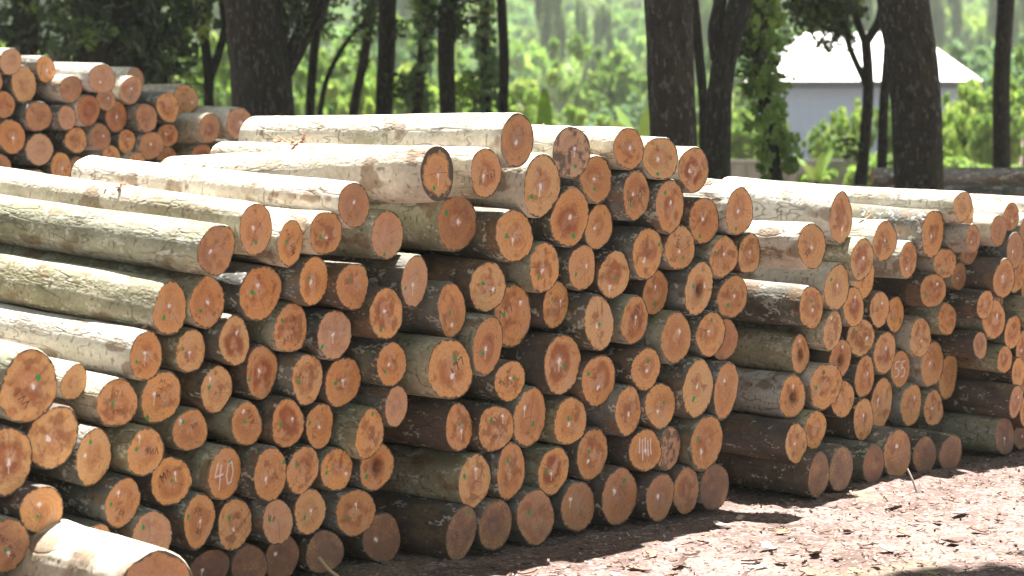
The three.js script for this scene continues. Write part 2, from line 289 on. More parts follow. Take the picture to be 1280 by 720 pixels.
// t along the stack, y, s out of its front, radius, aspect of the cut face, green xy, white xy, marks, face, stack
const LOGS = [
["B1",-1.392,1.267,0.066,0.0943,0.699,null,[-0.29,-0.05],"","brown",0,1],
["B2",-1.182,1.332,0.04,0.0966,0.628,[0.07,-0.52],[-0.19,0.03],"","",0,1],
["B3",-0.983,1.274,0.008,0.0839,0.587,[-0.3,0.09],null,"k","",0,1],
["B6",-1.036,1.091,-0.097,0.1073,0.719,[-0.37,0.07],[-0.13,0.27],"","",0,0],
["C1",-1.495,1.06,-0.063,0.0958,0.627,[-0.36,-0.29],[-0.06,0.11],"","",0,0],
["C2",-1.298,1.071,-0.091,0.1007,0.593,[-0.37,-0.29],[0.01,0.02],"","",0,0],
["C3",-1.617,0.904,-0.051,0.0838,0.728,[-0.55,-0.21],[-0.06,0.11],"k","",0,1],
["C4",-1.364,0.9,-0.106,0.0826,0.637,[-0.52,0.13],[-0.09,-0.09],"k","",0,0],
["C5",-1.158,0.924,-0.102,0.0964,0.551,null,[0.13,0.33],"h","",0,0],
["C6",-0.874,0.951,-0.108,0.0934,0.711,[-0.5,0.39],null,"k","",0,0],
["C7",-1.866,0.826,-0.135,0.0655,0.673,null,null,"","",0,1],
["C8",-1.728,0.747,-0.075,0.0889,0.801,[-0.2,-0.03],null,"k","",0,1],
["C9",-1.501,0.747,-0.109,0.0979,0.722,[-0.6,-0.67],[-0.34,0.12],"k","",0,0],
["C10",-1.229,0.752,-0.123,0.0903,0.627,[-0.45,0.14],[-0.43,0.48],"","",0,0],
["C11",-1.0,0.797,-0.13,0.0997,0.621,[-0.78,-0.24],[-0.17,0.07],"h","",0,0],
["C12",-0.793,0.756,-0.104,0.1001,0.596,[-0.53,-0.05],null,"k","",0,0],
["C13",-1.346,0.612,-0.134,0.0834,0.74,[-0.43,0.42],[-0.59,0.5],"k","",0,0],
["C14",-1.093,0.615,-0.111,0.0845,0.671,[-0.16,0.15],[-0.25,0.55],"k","",0,0],
["C15",-0.908,0.601,-0.091,0.0915,0.704,[-0.42,0.02],[0.28,0.19],"h","",0,0],
["D1",-1.849,0.574,-0.055,0.0983,0.649,[-0.19,0.54],[-0.46,0.09],"","",0,0],
["D2",-1.635,0.571,-0.036,0.0893,0.711,[-0.52,0.2],[-0.37,0.67],"k","",0,0],
["D3",-1.483,0.449,-0.081,0.0959,0.717,[0.05,0.03],[0.23,0.29],"k","",0,0],
["D4",-1.214,0.446,-0.098,0.1034,0.569,[0.31,0.38],null,"4","",0,0],
["D5",-1.015,0.425,-0.072,0.0993,0.659,[0.78,0.38],[-0.22,-0.17],"","",0,0],
["D6",-0.826,0.42,-0.097,0.0918,0.668,[-0.36,0.27],null,"h","",0,0],
["D7",-1.753,0.41,-0.02,0.0885,0.681,[-0.64,0.03],[-0.28,0.48],"k","",0,0],
["D8",-1.884,0.276,0.001,0.0802,0.66,null,null,"","",0,0],
["D9",-1.627,0.281,-0.014,0.0913,0.755,[-0.45,0.37],null,"","pink",0,0],
["D10",-1.336,0.29,-0.1,0.0994,0.589,[-0.67,0.23],[0.07,-0.0],"k","",0,0],
["D11",-1.12,0.246,-0.15,0.0957,0.71,[-0.32,0.27],[-0.08,-0.21],"","",0,0],
["D12",-0.939,0.235,-0.115,0.0853,0.711,[-0.52,0.11],null,"k","pink",0,0],
["D13",-0.752,0.25,-0.137,0.0924,0.653,[-0.32,-0.23],[0.05,0.05],"","",0,0],
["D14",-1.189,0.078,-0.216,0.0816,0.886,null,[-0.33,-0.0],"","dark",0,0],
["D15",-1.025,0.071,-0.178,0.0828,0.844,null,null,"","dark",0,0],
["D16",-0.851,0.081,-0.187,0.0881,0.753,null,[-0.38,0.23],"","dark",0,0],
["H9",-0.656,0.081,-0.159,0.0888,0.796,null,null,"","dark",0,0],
["F1",-0.821,1.306,0.026,0.0871,0.68,[-0.35,-0.14],[0.02,-0.2],"k","",0,1],
["F2",-0.67,1.404,0.022,0.0942,0.592,null,[-0.01,0.12],"","brown",0,1],
["F3",-0.374,1.28,-0.096,0.1014,0.601,[-0.2,-0.82],null,"","pink",0,0],
["F4",-0.278,1.1,-0.043,0.0986,0.555,[-0.66,-0.25],[-0.12,-0.17],"","pink",0,0],
["F5",0.163,1.056,-0.061,0.1015,0.759,[-0.25,0.13],[0.27,-0.13],"k","",0,0],
["F6",0.272,1.257,-0.017,0.1118,0.687,[-0.41,0.01],[-0.08,-0.17],"","",0,0],
["F7",0.054,1.312,-0.127,0.1135,0.731,[-0.51,0.38],[0.07,0.04],"","brown",0,0],
["F8",-0.081,0.977,-0.031,0.1063,0.547,[-0.17,-0.11],[0.02,-0.53],"","",0,0],
["F9",-0.473,0.986,-0.006,0.0995,0.679,[-0.29,-0.61],[-0.11,0.11],"h","",0,0],
["F10",-0.633,1.099,-0.024,0.0967,0.604,[-0.21,0.28],null,"","",0,0],
["F11",-0.819,1.126,-0.041,0.0903,0.635,[-0.33,0.18],[-0.21,-0.04],"","",0,0],
["F12",-0.684,0.916,-0.072,0.0938,0.728,[-0.67,-0.43],[-0.08,0.04],"","pink",0,0],
["F13",0.093,0.83,0.001,0.1172,0.543,[-0.29,-0.2],[-0.12,-0.11],"h","",0,0],
["F14",0.355,0.925,-0.1,0.1243,0.687,[-0.45,0.09],[0.36,0.44],"k","",0,0],
["E1",0.198,1.64,0.063,0.1104,0.61,null,[-0.08,-0.11],"","brown",0,1],
["E2",-0.343,1.518,0.138,0.1051,0.642,[-0.17,-0.55],[0.06,-0.07],"","rag",0,1],
["E3",-0.013,1.514,0.087,0.0993,0.625,[-0.35,-0.36],[-0.14,-0.14],"k","",0,1],
["I2",0.605,1.588,0.002,0.1157,0.657,[0.22,-0.53],[0.15,0.1],"","grey",0,1],
["I3",0.402,1.456,0.016,0.1271,0.624,[-0.51,-0.36],[-0.1,-0.03],"h","",0,1],
["I4",0.787,1.476,-0.018,0.0987,0.711,[-0.09,-0.45],[-0.11,-0.01],"h","",0,1],
["I5",0.942,1.601,0.03,0.0951,0.653,null,[0.09,0.04],"h","",0,1],
["I6",1.157,1.557,0.03,0.0991,0.741,[-0.18,-0.74],[-0.13,-0.05],"","",0,1],
["I7",1.421,1.506,0.005,0.103,0.64,null,[-0.25,-0.06],"h","",0,1],
["I8",1.012,1.403,0.015,0.1071,0.544,[-0.39,-0.39],[-0.25,0.05],"k","",0,0],
["I9",1.237,1.352,0.019,0.1143,0.568,[-0.35,0.51],[0.02,0.16],"h","",0,0],
["I10",0.617,1.32,-0.016,0.1267,0.63,[0.23,-0.61],[0.01,0.01],"h","",0,0],
["I11",0.84,1.273,-0.047,0.0966,0.633,null,[-0.29,-0.02],"h","",0,0],
["I12",1.517,1.281,-0.011,0.1011,0.694,[-0.18,-0.67],[-0.09,0.06],"","",0,0],
["I13",1.736,1.315,0.019,0.1165,0.507,[-0.15,-0.74],[-0.12,0.04],"","",0,1],
["J1",0.469,1.121,-0.027,0.1049,0.618,[-0.35,-0.37],[-0.14,-0.11],"h","",0,0],
["J2",0.72,1.11,-0.037,0.0954,0.638,[-0.42,-0.29],[0.32,0.07],"","",0,0],
["J3",0.92,1.07,-0.03,0.1048,0.655,[0.06,-0.15],[-0.22,-0.5],"h","",0,0],
["J4",1.123,1.153,-0.012,0.1173,0.556,[0.75,0.32],[-0.2,-0.23],"h","",0,0],
["J5",1.345,1.167,-0.008,0.1023,0.635,[0.21,-0.43],[-0.1,-0.15],"k","",0,0],
["J6",1.633,1.117,0.012,0.0966,0.652,[-0.63,0.27],[0.01,0.12],"","",0,0],
["J7",1.242,0.977,-0.061,0.0968,0.58,[-0.06,-0.5],[-0.06,0.27],"","",0,0],
["J8",1.465,0.986,0.003,0.1164,0.56,[-0.42,0.11],[0.39,0.11],"o","",0,0],
["J9",1.712,0.937,0.003,0.1013,0.646,[-0.32,-0.36],[0.1,0.06],"","",0,0],
["J10",0.591,0.961,-0.07,0.098,0.576,[-0.32,0.3],[0.35,0.14],"","",0,0],
["J11",0.791,0.878,-0.004,0.1192,0.525,[0.02,-0.05],[-0.19,-0.15],"","",0,0],
["J12",1.066,0.871,-0.035,0.1085,0.533,null,[0.07,0.07],"k","",0,0],
["J13",1.31,0.78,-0.001,0.1137,0.596,null,[0.21,0.28],"","",0,0],
["J14",1.545,0.783,0.009,0.1001,0.661,[0.03,0.63],[-0.15,0.17],"","",0,0],
["J15",1.746,0.74,-0.07,0.0991,0.638,null,null,"","red",0,0],
["J17",0.583,0.718,-0.028,0.1311,0.579,[0.08,-0.11],[-0.18,0.1],"h","",0,0],
["J18",0.82,0.633,-0.029,0.1167,0.593,[-0.6,0.25],[-0.03,-0.27],"h","",0,0],
["J19",1.105,0.661,-0.004,0.0919,0.717,[0.09,0.35],[0.05,-0.13],"","",0,0],
["J20",1.44,0.553,0.02,0.1274,0.554,[-0.26,-0.35],[-0.06,0.07],"","",0,0],
["J21",1.691,0.521,-0.015,0.1255,0.458,null,[-0.16,0.34],"","",0,0],
["K1",0.422,0.508,-0.065,0.1233,0.58,[0.2,-0.22],[-0.34,0.35],"","",0,0],
["K2",0.656,0.474,-0.046,0.1103,0.601,[-0.14,0.1],[-0.08,-0.12],"","",0,0],
["K3",0.996,0.49,-0.012,0.1111,0.509,null,[0.03,-0.13],"","",0,0],
["K4",1.215,0.493,-0.01,0.1064,0.611,[0.21,0.14],[-0.2,-0.21],"","",0,0],
["K5",0.816,0.318,-0.06,0.1099,0.621,[-0.21,0.13],[-0.24,-0.23],"","",0,0],
["K6",1.122,0.308,-0.019,0.0958,0.735,null,[0.03,-0.03],"s","",0,0],
["K7",1.313,0.293,-0.039,0.0974,0.538,null,null,"","grey",0,0],
["K8",1.531,0.304,0.0,0.1207,0.606,[-0.56,0.21],[-0.3,-0.28],"h","",0,0],
["K9",0.563,0.274,-0.059,0.1036,0.636,[-0.43,0.02],[-0.11,-0.08],"h","",0,0],
["L1",0.408,0.104,-0.021,0.1131,0.724,[-0.34,0.19],null,"","brown",0,0],
["L2",0.722,0.108,-0.058,0.1157,0.61,null,[-0.46,0.34],"","brown",0,0],
["L3",0.967,0.124,-0.034,0.131,0.59,[0.21,0.55],[-0.32,0.23],"","brown",0,0],
["L4",1.203,0.099,-0.001,0.1077,0.567,null,[-0.15,0.07],"","brown",0,0],
["L5",1.416,0.102,-0.024,0.1068,0.561,null,null,"h","brown",0,0],
["L6",1.631,0.093,-0.031,0.1116,0.573,null,null,"","dark",0,0],
["H1",0.062,0.289,-0.041,0.1141,0.556,[-0.62,0.23],[0.07,0.39],"","",0,0],
["H2",0.292,0.302,-0.053,0.1143,0.539,[-0.21,0.41],null,"","",0,0],
["H3",-0.048,0.097,-0.012,0.1071,0.589,[0.37,0.68],null,"k","dark",0,0],
["H4",0.176,0.098,-0.033,0.1073,0.628,null,null,"","dark",0,0],
["H6",-0.34,0.096,-0.163,0.1029,0.721,null,[-0.31,-0.0],"","dark",0,0],
["H7",-0.505,0.217,-0.144,0.0971,0.795,[-0.41,-0.18],[0.06,0.37],"","",0,0],
["G1",-0.716,0.573,-0.12,0.0849,0.667,[-0.69,0.21],[-0.06,-0.04],"","",0,0],
["G2",-0.594,0.73,-0.119,0.101,0.674,[-0.4,-0.02],[0.01,0.02],"","",0,0],
["G3",-0.413,0.788,-0.037,0.0888,0.663,[-0.45,-0.3],[-0.2,-0.0],"","",0,0],
["G4",-0.37,0.623,-0.054,0.078,0.605,null,null,"","pink",0,0],
["G5",-0.162,0.754,0.035,0.1206,0.754,[0.22,0.4],[0.09,-0.2],"kh","",0,0],
["G6",-0.032,0.51,-0.039,0.0998,0.533,[0.03,0.15],[0.17,-0.16],"","",0,0],
["G7",0.172,0.49,-0.026,0.1037,0.673,[-0.29,0.32],[0.39,0.47],"k","",0,0],
["G8",0.27,0.671,-0.039,0.0903,0.672,[0.25,0.11],[0.02,0.16],"k","",0,0],
["G10",-0.514,0.528,-0.056,0.0944,0.615,[0.14,0.75],null,"","",0,0],
["G11",-0.394,0.384,-0.138,0.0944,0.737,[-0.57,-0.33],null,"o","",0,0],
["G12",-0.638,0.4,-0.109,0.0872,0.694,[-0.65,-0.06],[0.61,-0.27],"h","",0,0],
["M2",2.576,1.262,-0.011,0.1327,0.387,null,[0.17,-0.4],"h","",1,1],
["M3",2.033,1.157,0.203,0.1083,0.584,null,[0.0,-0.05],"k","",1,1],
["M5",1.826,1.123,0.01,0.0976,0.513,null,[0.02,0.09],"","",0,0],
["M6",2.7,1.063,0.026,0.101,0.561,null,[0.14,0.05],"h","",1,0],
["M7",3.066,1.134,-0.086,0.1009,0.586,null,[0.0,0.01],"k","",1,1],
["M8",3.26,1.036,-0.076,0.097,0.448,null,[-0.16,-0.46],"","",1,1],
["M9",3.436,1.158,-0.048,0.1188,0.492,null,[-0.11,-0.08],"h","",1,1],
["M10",2.536,0.938,-0.003,0.1076,0.587,[-0.48,0.42],[0.01,0.09],"","",1,0],
["M11",2.893,0.976,-0.092,0.1112,0.513,null,null,"","",1,1],
["M13",3.567,1.005,-0.057,0.0841,0.639,[-0.3,-0.44],null,"","",1,1],
["N1",2.345,0.855,-0.013,0.1072,0.517,[-0.08,0.31],[0.08,-0.15],"","",1,1],
["N2",2.335,0.636,-0.067,0.0972,0.426,null,[-0.05,0.66],"o","",1,0],
["N3",2.517,0.735,-0.012,0.0953,0.474,null,[-0.18,0.67],"","",1,0],
["N4",2.711,0.836,-0.026,0.0982,0.523,null,[0.13,0.45],"h","",1,0],
["N5",3.022,0.805,-0.084,0.0935,0.512,null,[0.24,0.32],"","",1,0],
["N6",3.285,0.76,-0.165,0.096,0.468,[-0.42,-0.22],null,"","",1,0],
["N7",3.442,0.876,-0.046,0.0895,0.711,[-0.56,-0.26],[0.33,0.32],"","",1,0],
["N8",2.85,0.679,-0.078,0.093,0.771,[-0.47,0.41],[0.46,-0.07],"","",1,0],
["N9",3.133,0.583,-0.124,0.1084,0.511,null,[0.08,0.19],"h","",1,0],
["N10",3.338,0.485,-0.165,0.0942,0.525,null,null,"5","",1,0],
["N11",3.464,0.635,-0.13,0.103,0.53,null,[0.1,-0.15],"","",1,0],
["N12",3.639,0.488,-0.169,0.1289,0.426,null,[-0.22,0.07],"","",1,0],
["N13",2.663,0.587,-0.067,0.0977,0.545,null,[0.17,0.59],"o","",1,0],
["N14",2.482,0.477,-0.024,0.1149,0.656,[-0.61,-0.02],null,"k","",1,0],
["N15",2.69,0.395,-0.068,0.0965,0.558,null,null,"","",1,0],
["N16",2.952,0.48,-0.12,0.0998,0.523,null,[0.3,0.14],"","",1,0],
["N17",3.148,0.328,-0.151,0.1329,0.41,null,[-0.32,0.17],"","",1,0],
["N18",3.464,0.294,-0.181,0.1018,0.566,null,[0.25,0.34],"","",1,0],
["N19",3.675,0.258,-0.181,0.0906,0.579,null,[-0.15,0.05],"","",1,0],
["N20",3.629,0.721,-0.079,0.0785,0.635,null,null,"","",1,0],
["N21",2.246,0.444,-0.047,0.1069,0.576,null,[0.03,0.47],"o","",1,0],
["N22",3.865,0.404,-0.215,0.1156,0.438,null,null,"","",1,1],
["O1",2.138,0.248,0.052,0.0981,0.507,null,[-0.13,0.01],"","",1,0],
["O2",2.382,0.282,-0.013,0.0925,0.571,null,null,"","",1,0],
["O3",2.854,0.284,-0.059,0.1001,0.514,null,[-0.03,0.18],"","",1,0],
["O4",2.27,0.092,0.087,0.1068,0.47,null,null,"","dark",1,0],
["O5",2.485,0.095,0.064,0.1066,0.547,null,null,"","dark",1,0],
["O6",2.779,0.087,0.05,0.0966,0.558,null,null,"","dark",1,0],
["O7",2.995,0.112,0.044,0.1197,0.596,null,[-0.05,0.32],"","brown",1,0],
["O8",3.21,0.085,0.061,0.0958,0.619,null,null,"","dark",1,0],
["O10",3.398,0.079,0.094,0.0937,0.61,null,null,"","dark",1,0]
];
const EXT = [[-2.627,0.106,0.116],[-2.924,0.091,0.101],[-2.391,0.106,0.116],[-2.806,0.237,0.087],[-2.491,0.28,0.085],[-2.665,0.341,0.087],[-2.306,0.341,0.092],[-2.158,0.438,0.085],[-2.479,0.487,0.122],[-2.265,0.606,0.114],[-2.048,0.662,0.109],[-2.185,0.847,0.12],[4.572,0.068,0.078],[4.324,0.065,0.075],[4.098,0.091,0.101],[4.448,0.2,0.104],[4.248,0.209,0.089],[4.075,0.279,0.087],[4.593,0.35,0.105],[4.342,0.36,0.088],[4.172,0.416,0.081],[4.457,0.462,0.067],[4.027,0.495,0.07],[4.299,0.537,0.094],[4.596,0.557,0.101],[3.816,0.581,0.068],[4.12,0.629,0.093],[4.435,0.678,0.101],[3.937,0.707,0.106],[4.26,0.726,0.077],[4.596,0.794,0.098],[3.764,0.792,0.074],[4.095,0.795,0.075],[4.358,0.829,0.065],[3.911,0.917,0.105],[4.217,0.931,0.108],[4.471,0.929,0.086],[3.734,0.932,0.068],[4.598,1.021,0.071],[4.055,1.054,0.094],[4.37,1.067,0.085],[3.79,1.061,0.073],[4.217,1.152,0.091],[4.528,1.184,0.107],[3.66,1.13,0.071],[3.913,1.16,0.084],[3.764,1.252,0.089],[3.596,1.291,0.083],[4.059,1.224,0.076],[4.345,1.246,0.068]];      // the stack going on at both ends
const BACKLOGS = [
[-0.6,1.995,0.142,0.1053,0.835,[-0.13,-0.24],""],
[-0.202,1.923,-0.036,0.1046,0.709,[0.03,0.09],"k"],
[-0.022,1.996,-0.202,0.0891,0.693,null,""],
[-0.645,1.785,0.05,0.1105,0.689,null,"k"],
[-0.469,1.858,0.019,0.0843,0.745,[0.27,0.12],""],
[-0.319,1.742,-0.054,0.1109,0.648,[0.02,-0.0],""],
[-0.113,1.736,0.019,0.0967,0.811,null,"k"],
[0.083,1.808,0.014,0.1089,0.732,null,""],
[0.414,1.862,-0.183,0.1155,0.771,[0.56,-0.12],""],
[0.333,1.665,0.162,0.0997,0.787,null,"k"],
[0.575,1.692,0.204,0.1192,0.789,[0.08,0.11],""],
[-0.49,1.605,-0.014,0.0975,0.684,[0.26,0.07],"k"],
[-0.238,1.572,-0.044,0.0818,0.772,[0.12,0.18],""],
[-0.061,1.543,0.003,0.0974,0.9,[-0.04,0.13],""],
[0.131,1.613,-0.05,0.0832,0.92,[-0.13,0.12],""],
[0.263,1.447,-0.208,0.0898,0.815,null,""],
[0.479,1.456,-0.097,0.0991,0.797,[0.15,0.01],""],
[0.688,1.462,-0.081,0.1109,0.745,null,""],
[-0.38,1.463,-0.033,0.0819,0.846,null,""],
[-0.207,1.406,0.017,0.0908,0.793,null,""],
[-0.792,1.927,0.054,0.0947,0.787,null,""],
[-0.677,1.584,-0.041,0.089,0.857,null,""],
[-0.618,1.388,-0.1,0.0862,0.741,null,""],
[0.374,1.278,-0.103,0.0992,0.8,null,""],
[-0.077,1.282,0.095,0.0904,0.857,null,""],
[0.566,1.256,-0.063,0.0934,0.857,null,""],
[-0.463,1.295,-0.056,0.0895,0.857,null,""],
[-0.291,1.244,-0.041,0.0896,0.786,null,""],
[0.798,1.258,0.004,0.1009,0.867,null,""],
[-0.828,1.734,0.057,0.0818,0.769,null,""]
];
const BACKFILL = [[0.026,0.09,0.1],[0.78,0.096,0.106],[-1.342,0.107,0.117],[-0.582,0.098,0.108],[-0.294,0.103,0.113],[0.392,0.1,0.11],[-0.926,0.093,0.103],[-1.106,0.163,0.09],[0.591,0.201,0.111],[0.201,0.203,0.106],[0.972,0.205,0.099],[-0.776,0.224,0.096],[-1.498,0.247,0.093],[-0.136,0.243,0.098],[-0.392,0.29,0.098],[0.795,0.299,0.099],[-0.589,0.295,0.09],[-1.251,0.321,0.116],[0.417,0.315,0.096],[-0.957,0.319,0.109],[0.077,0.386,0.115],[-0.776,0.408,0.088],[0.626,0.421,0.11],[-0.228,0.429,0.109],[0.955,0.423,0.104],[0.3,0.465,0.094],[-0.507,0.486,0.118],[-1.085,0.496,0.11],[-1.401,0.483,0.104],[-0.888,0.549,0.093],[-0.048,0.549,0.091],[0.799,0.567,0.109],[0.468,0.589,0.114],[-0.681,0.611,0.096],[0.149,0.588,0.099],[-0.269,0.638,0.105],[-1.247,0.653,0.116],[-1.042,0.688,0.087],[-0.472,0.689,0.088],[0.664,0.75,0.118],[0.3,0.746,0.116],[0.923,0.732,0.097],[-0.84,0.75,0.115],[-0.058,0.747,0.107],[-1.431,0.801,0.105],[-0.623,0.831,0.117],[-0.337,0.818,0.087],[-1.168,0.84,0.087],[0.475,0.884,0.107],[0.105,0.865,0.095],[-0.963,0.917,0.093],[0.799,0.938,0.114],[-0.189,0.906,0.085],[-0.452,0.965,0.099],[0.279,0.997,0.119],[-0.768,1.012,0.115],[-1.307,0.959,0.095],[-0.008,1.044,0.117],[-1.121,1.035,0.105],[0.99,1.087,0.11],[-1.487,1.092,0.118],[0.621,1.039,0.091],[-0.934,1.145,0.099],[-0.266,1.07,0.097],[-0.554,1.136,0.101],[-1.271,1.198,0.117],[0.143,1.181,0.087],[-0.75,1.227,0.101],[0.997,1.307,0.109],[-1.071,1.295,0.104],[-1.332,1.407,0.101],[-0.83,1.408,0.097],[0.083,1.348,0.091],[-1.002,1.526,0.112],[-1.216,1.612,0.118],[-1.444,1.7,0.116],[-1.018,1.743,0.106],[0.896,1.499,0.108],[-1.266,1.819,0.094],[-1.098,1.954,0.119],[-1.412,1.968,0.114],[-0.915,2.056,0.09],[0.461,1.114,0.085],[-1.248,2.099,0.09]];
const FARLOGS = [[0.702,0.112,0.122],[2.601,0.097,0.107],[0.155,0.083,0.093],[1.36,0.113,0.123],[1.996,0.097,0.107],[1.782,0.082,0.092],[0.409,0.082,0.092],[1.003,0.113,0.123],[2.231,0.081,0.091],[1.586,0.159,0.108],[2.407,0.183,0.105],[0.019,0.214,0.097],[0.514,0.261,0.115],[1.172,0.231,0.084],[0.272,0.244,0.107],[1.866,0.234,0.081],[2.174,0.286,0.122],[0.844,0.286,0.104],[1.44,0.332,0.111],[2.578,0.311,0.108],[1.716,0.326,0.095],[1.974,0.359,0.086],[1.037,0.325,0.081],[0.117,0.376,0.093],[1.207,0.431,0.118],[0.674,0.44,0.124],[2.36,0.446,0.123],[0.373,0.439,0.111],[1.838,0.485,0.1],[1.592,0.469,0.094],[0.951,0.508,0.121],[2.091,0.479,0.082],[0.041,0.579,0.124],[2.582,0.548,0.122],[1.383,0.56,0.1],[0.538,0.612,0.095],[0.251,0.588,0.082],[2.236,0.654,0.119],[1.691,0.629,0.094],[1.993,0.657,0.121],[1.14,0.618,0.08],[0.738,0.636,0.082],[0.377,0.703,0.089],[0.898,0.72,0.098],[1.5,0.734,0.11],[2.688,0.737,0.094],[2.453,0.742,0.111],[0.154,0.801,0.124],[1.284,0.729,0.096],[0.618,0.785,0.096],[1.806,0.803,0.114],[2.114,0.818,0.081],[1.053,0.82,0.087],[2.277,0.854,0.085]];
{ for (let i = 0; i < 10; i++) plainCells.push(faceCell({ seed: 5000 + i, face: ['', 'brown', 'pink', ''][i % 4], heart: i % 2, white: i % 3 ? null : [0.1, -0.1] })); }
let seed = 1;
const chance = rngOf(2024);
const faceWord = { '': 'orange', dark: 'mud-darkened', brown: 'brown', pink: 'pale pinkish', grey: 'grey-stained', red: 'red-brown', rag: 'ragged-rimmed' };
const toneR = rngOf(808), tone = () => Math.floor(toneR() * 6);
const logOf = new Map(), PITCH = { E1: 0.0, E2: -0.04, E3: 0.015, I5: 0.01, M3: 0.0, F2: 0.055, B2: 0.075, B1: 0.065, M2: 0.05 };
function placeLog(origin, t, y, s, r, asp, f, label, grp, id, bk, yaw = 0, len = LEN + (chance() - 0.5) * 0.08, lowPoly) {
  const base = origin.clone().addScaledVector(T3, t).addScaledVector(N3, s);
  let yawCut = 0;
  if (asp) {                                             // how far the saw cut was off square
    const toCam = new THREE.Vector3(-base.x, 0, -base.z).normalize(), ang = Math.atan2(toCam.x, toCam.z);
    const want = Math.acos(Math.min(0.97, Math.max(0.3, asp))), have = PHI - ang;
    yawCut = Math.max(-0.24, Math.min(0.24, want - have));
  } else yawCut = (chance() - 0.5) * 0.2;
  const dyaw = Math.max(-0.02, Math.min(0.02, yawCut * 0.15)) + yaw, sd = seed++;
  const root = makeLog({ r, seed: sd, yawCut: yawCut - (dyaw - yaw), cell: f ? faceCell({ ...f, seed: sd }) : plainCells[sd % 10], rear: plainCells[sd % 10], hollow: f?.hole, bark: bk, len, NA: lowPoly ? 16 : 32, NZ: lowPoly ? 6 : 18 });
  const dir = new THREE.Vector3(Math.sin(PHI + dyaw), 0, Math.cos(PHI + dyaw));
  const pitch = PITCH[id] ?? (origin === FRONT ? 0.032 + 0.042 * sst(-0.3, -1.4, t) + (chance() - 0.5) * 0.012 : 0.02), cp = Math.cos(pitch), sp = Math.sin(pitch);   // far ends lie a little higher
  root.position.copy(base).addScaledVector(dir, -len / 2 * cp - r * sp); root.position.y = y + sp * len / 2 - r * cp; root.rotation.set(pitch, PHI + dyaw, 0, 'YXZ');
  top(root); tag(root, label, 'log', grp);
  if (id) logOf.set(id, { root, r });
  return root;
}
function labelOf(r, f, where) {
  if (f.number === '40') return 'log with a large white 40 brushed on its end, in the long stack';
  if (f.number) return 'dark-ended log lettered 55 in white paint, in the shorter stack';
  const size = r > 0.115 ? 'thick' : r < 0.09 ? 'slim' : 'medium', fw = faceWord[f.face];
  const rel = f.green && f.white ? (Math.abs(f.green[1] - f.white[1]) > Math.abs(f.green[0] - f.white[0]) ? (f.green[1] > f.white[1] ? 'above' : 'below') : 'beside') : '';
  const fw2 = f.face ? fw : ['orange', 'red-orange', 'pale tan', 'russet', 'bright orange', 'tan'][f.tone], gp = f.green ? (f.green[1] > 0.3 ? 'high ' : f.green[1] < -0.3 ? 'low ' : '') : '', wp = f.white ? (Math.hypot(...f.white) < 0.25 ? 'central ' : f.white[1] < -0.25 ? 'low ' : '') : '';
  const make = (g, w, sc) => {
    const end = `${fw2} ${f.heart && !f.face ? 'dark-hearted ' : ''}${sc && f.scrawl ? 'scrawled ' : ''}end`;
    const m = f.streak ? 'white paint streaks' : f.hole ? 'a dark hollow' : rel ? `${g}green dab ${rel} ${w}white dab` : f.green ? `${g}green dab` : f.white ? `${w}white dab` : 'no dabs';
    return `${size === 'medium' ? '' : size + ' '}log, ${end}, ${m}, ${where}`;
  };
  return [make(gp, wp, 1), make(gp, '', 1), make('', '', 1), make('', '', 0)].find(t => t.split(/[\s-]+/).length <= 16) ?? make('', '', 0);
}
for (const [id, t, y, s, r, asp, g, w, marks, face, stack, topRow] of LOGS) {
  const f = { green: g, white: w, scrawl: marks.includes('k'), heart: marks.includes('h'), hole: marks.includes('o'), number: marks.includes('4') ? '40' : marks.includes('5') ? '55' : '', streak: marks.includes('s'), face, tone: tone() };
  const low = y < r + 0.04, c1 = chance(), c2 = chance();
  const bk = topRow ? pick([barkMats[0], barkMats[2], barkMats[0], barkMats[4]], c1) : low ? pick([barkMats[3], barkMats[1]], c1) : pick(stack ? [barkMats[3], barkMats[1], barkMats[4], barkMats[2]] : [barkMats[1], barkMats[2], barkMats[1], barkMats[3]], c1);  // inner and foot logs mostly take barks darkened to paint in gap shade
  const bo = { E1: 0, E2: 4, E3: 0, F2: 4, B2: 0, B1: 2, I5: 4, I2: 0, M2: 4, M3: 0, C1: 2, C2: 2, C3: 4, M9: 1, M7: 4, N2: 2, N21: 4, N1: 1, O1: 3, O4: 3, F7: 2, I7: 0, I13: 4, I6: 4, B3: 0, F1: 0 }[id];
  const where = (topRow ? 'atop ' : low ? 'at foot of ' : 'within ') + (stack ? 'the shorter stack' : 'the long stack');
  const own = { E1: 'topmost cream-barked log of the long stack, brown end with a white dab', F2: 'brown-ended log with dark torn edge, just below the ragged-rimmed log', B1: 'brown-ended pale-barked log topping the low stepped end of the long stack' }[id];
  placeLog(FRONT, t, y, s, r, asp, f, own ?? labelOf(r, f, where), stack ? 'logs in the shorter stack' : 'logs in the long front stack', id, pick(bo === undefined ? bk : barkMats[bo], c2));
}
for (const [t, y, r] of EXT) {
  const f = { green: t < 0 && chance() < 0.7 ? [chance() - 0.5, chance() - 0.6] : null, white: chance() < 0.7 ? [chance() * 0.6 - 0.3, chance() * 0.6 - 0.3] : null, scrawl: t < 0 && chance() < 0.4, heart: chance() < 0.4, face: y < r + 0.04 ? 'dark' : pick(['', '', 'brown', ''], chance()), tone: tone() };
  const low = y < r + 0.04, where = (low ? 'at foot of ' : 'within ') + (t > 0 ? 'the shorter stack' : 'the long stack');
  placeLog(FRONT, t, y, (chance() - 0.5) * 0.16, r, 0, f, labelOf(r, f, where), t > 0 ? 'logs in the shorter stack' : 'logs in the long front stack', null, pick(pick(y > 1.1 ? [barkMats[0], barkMats[4]] : [barkMats[1], barkMats[2], barkMats[3]], chance()), chance()));
}
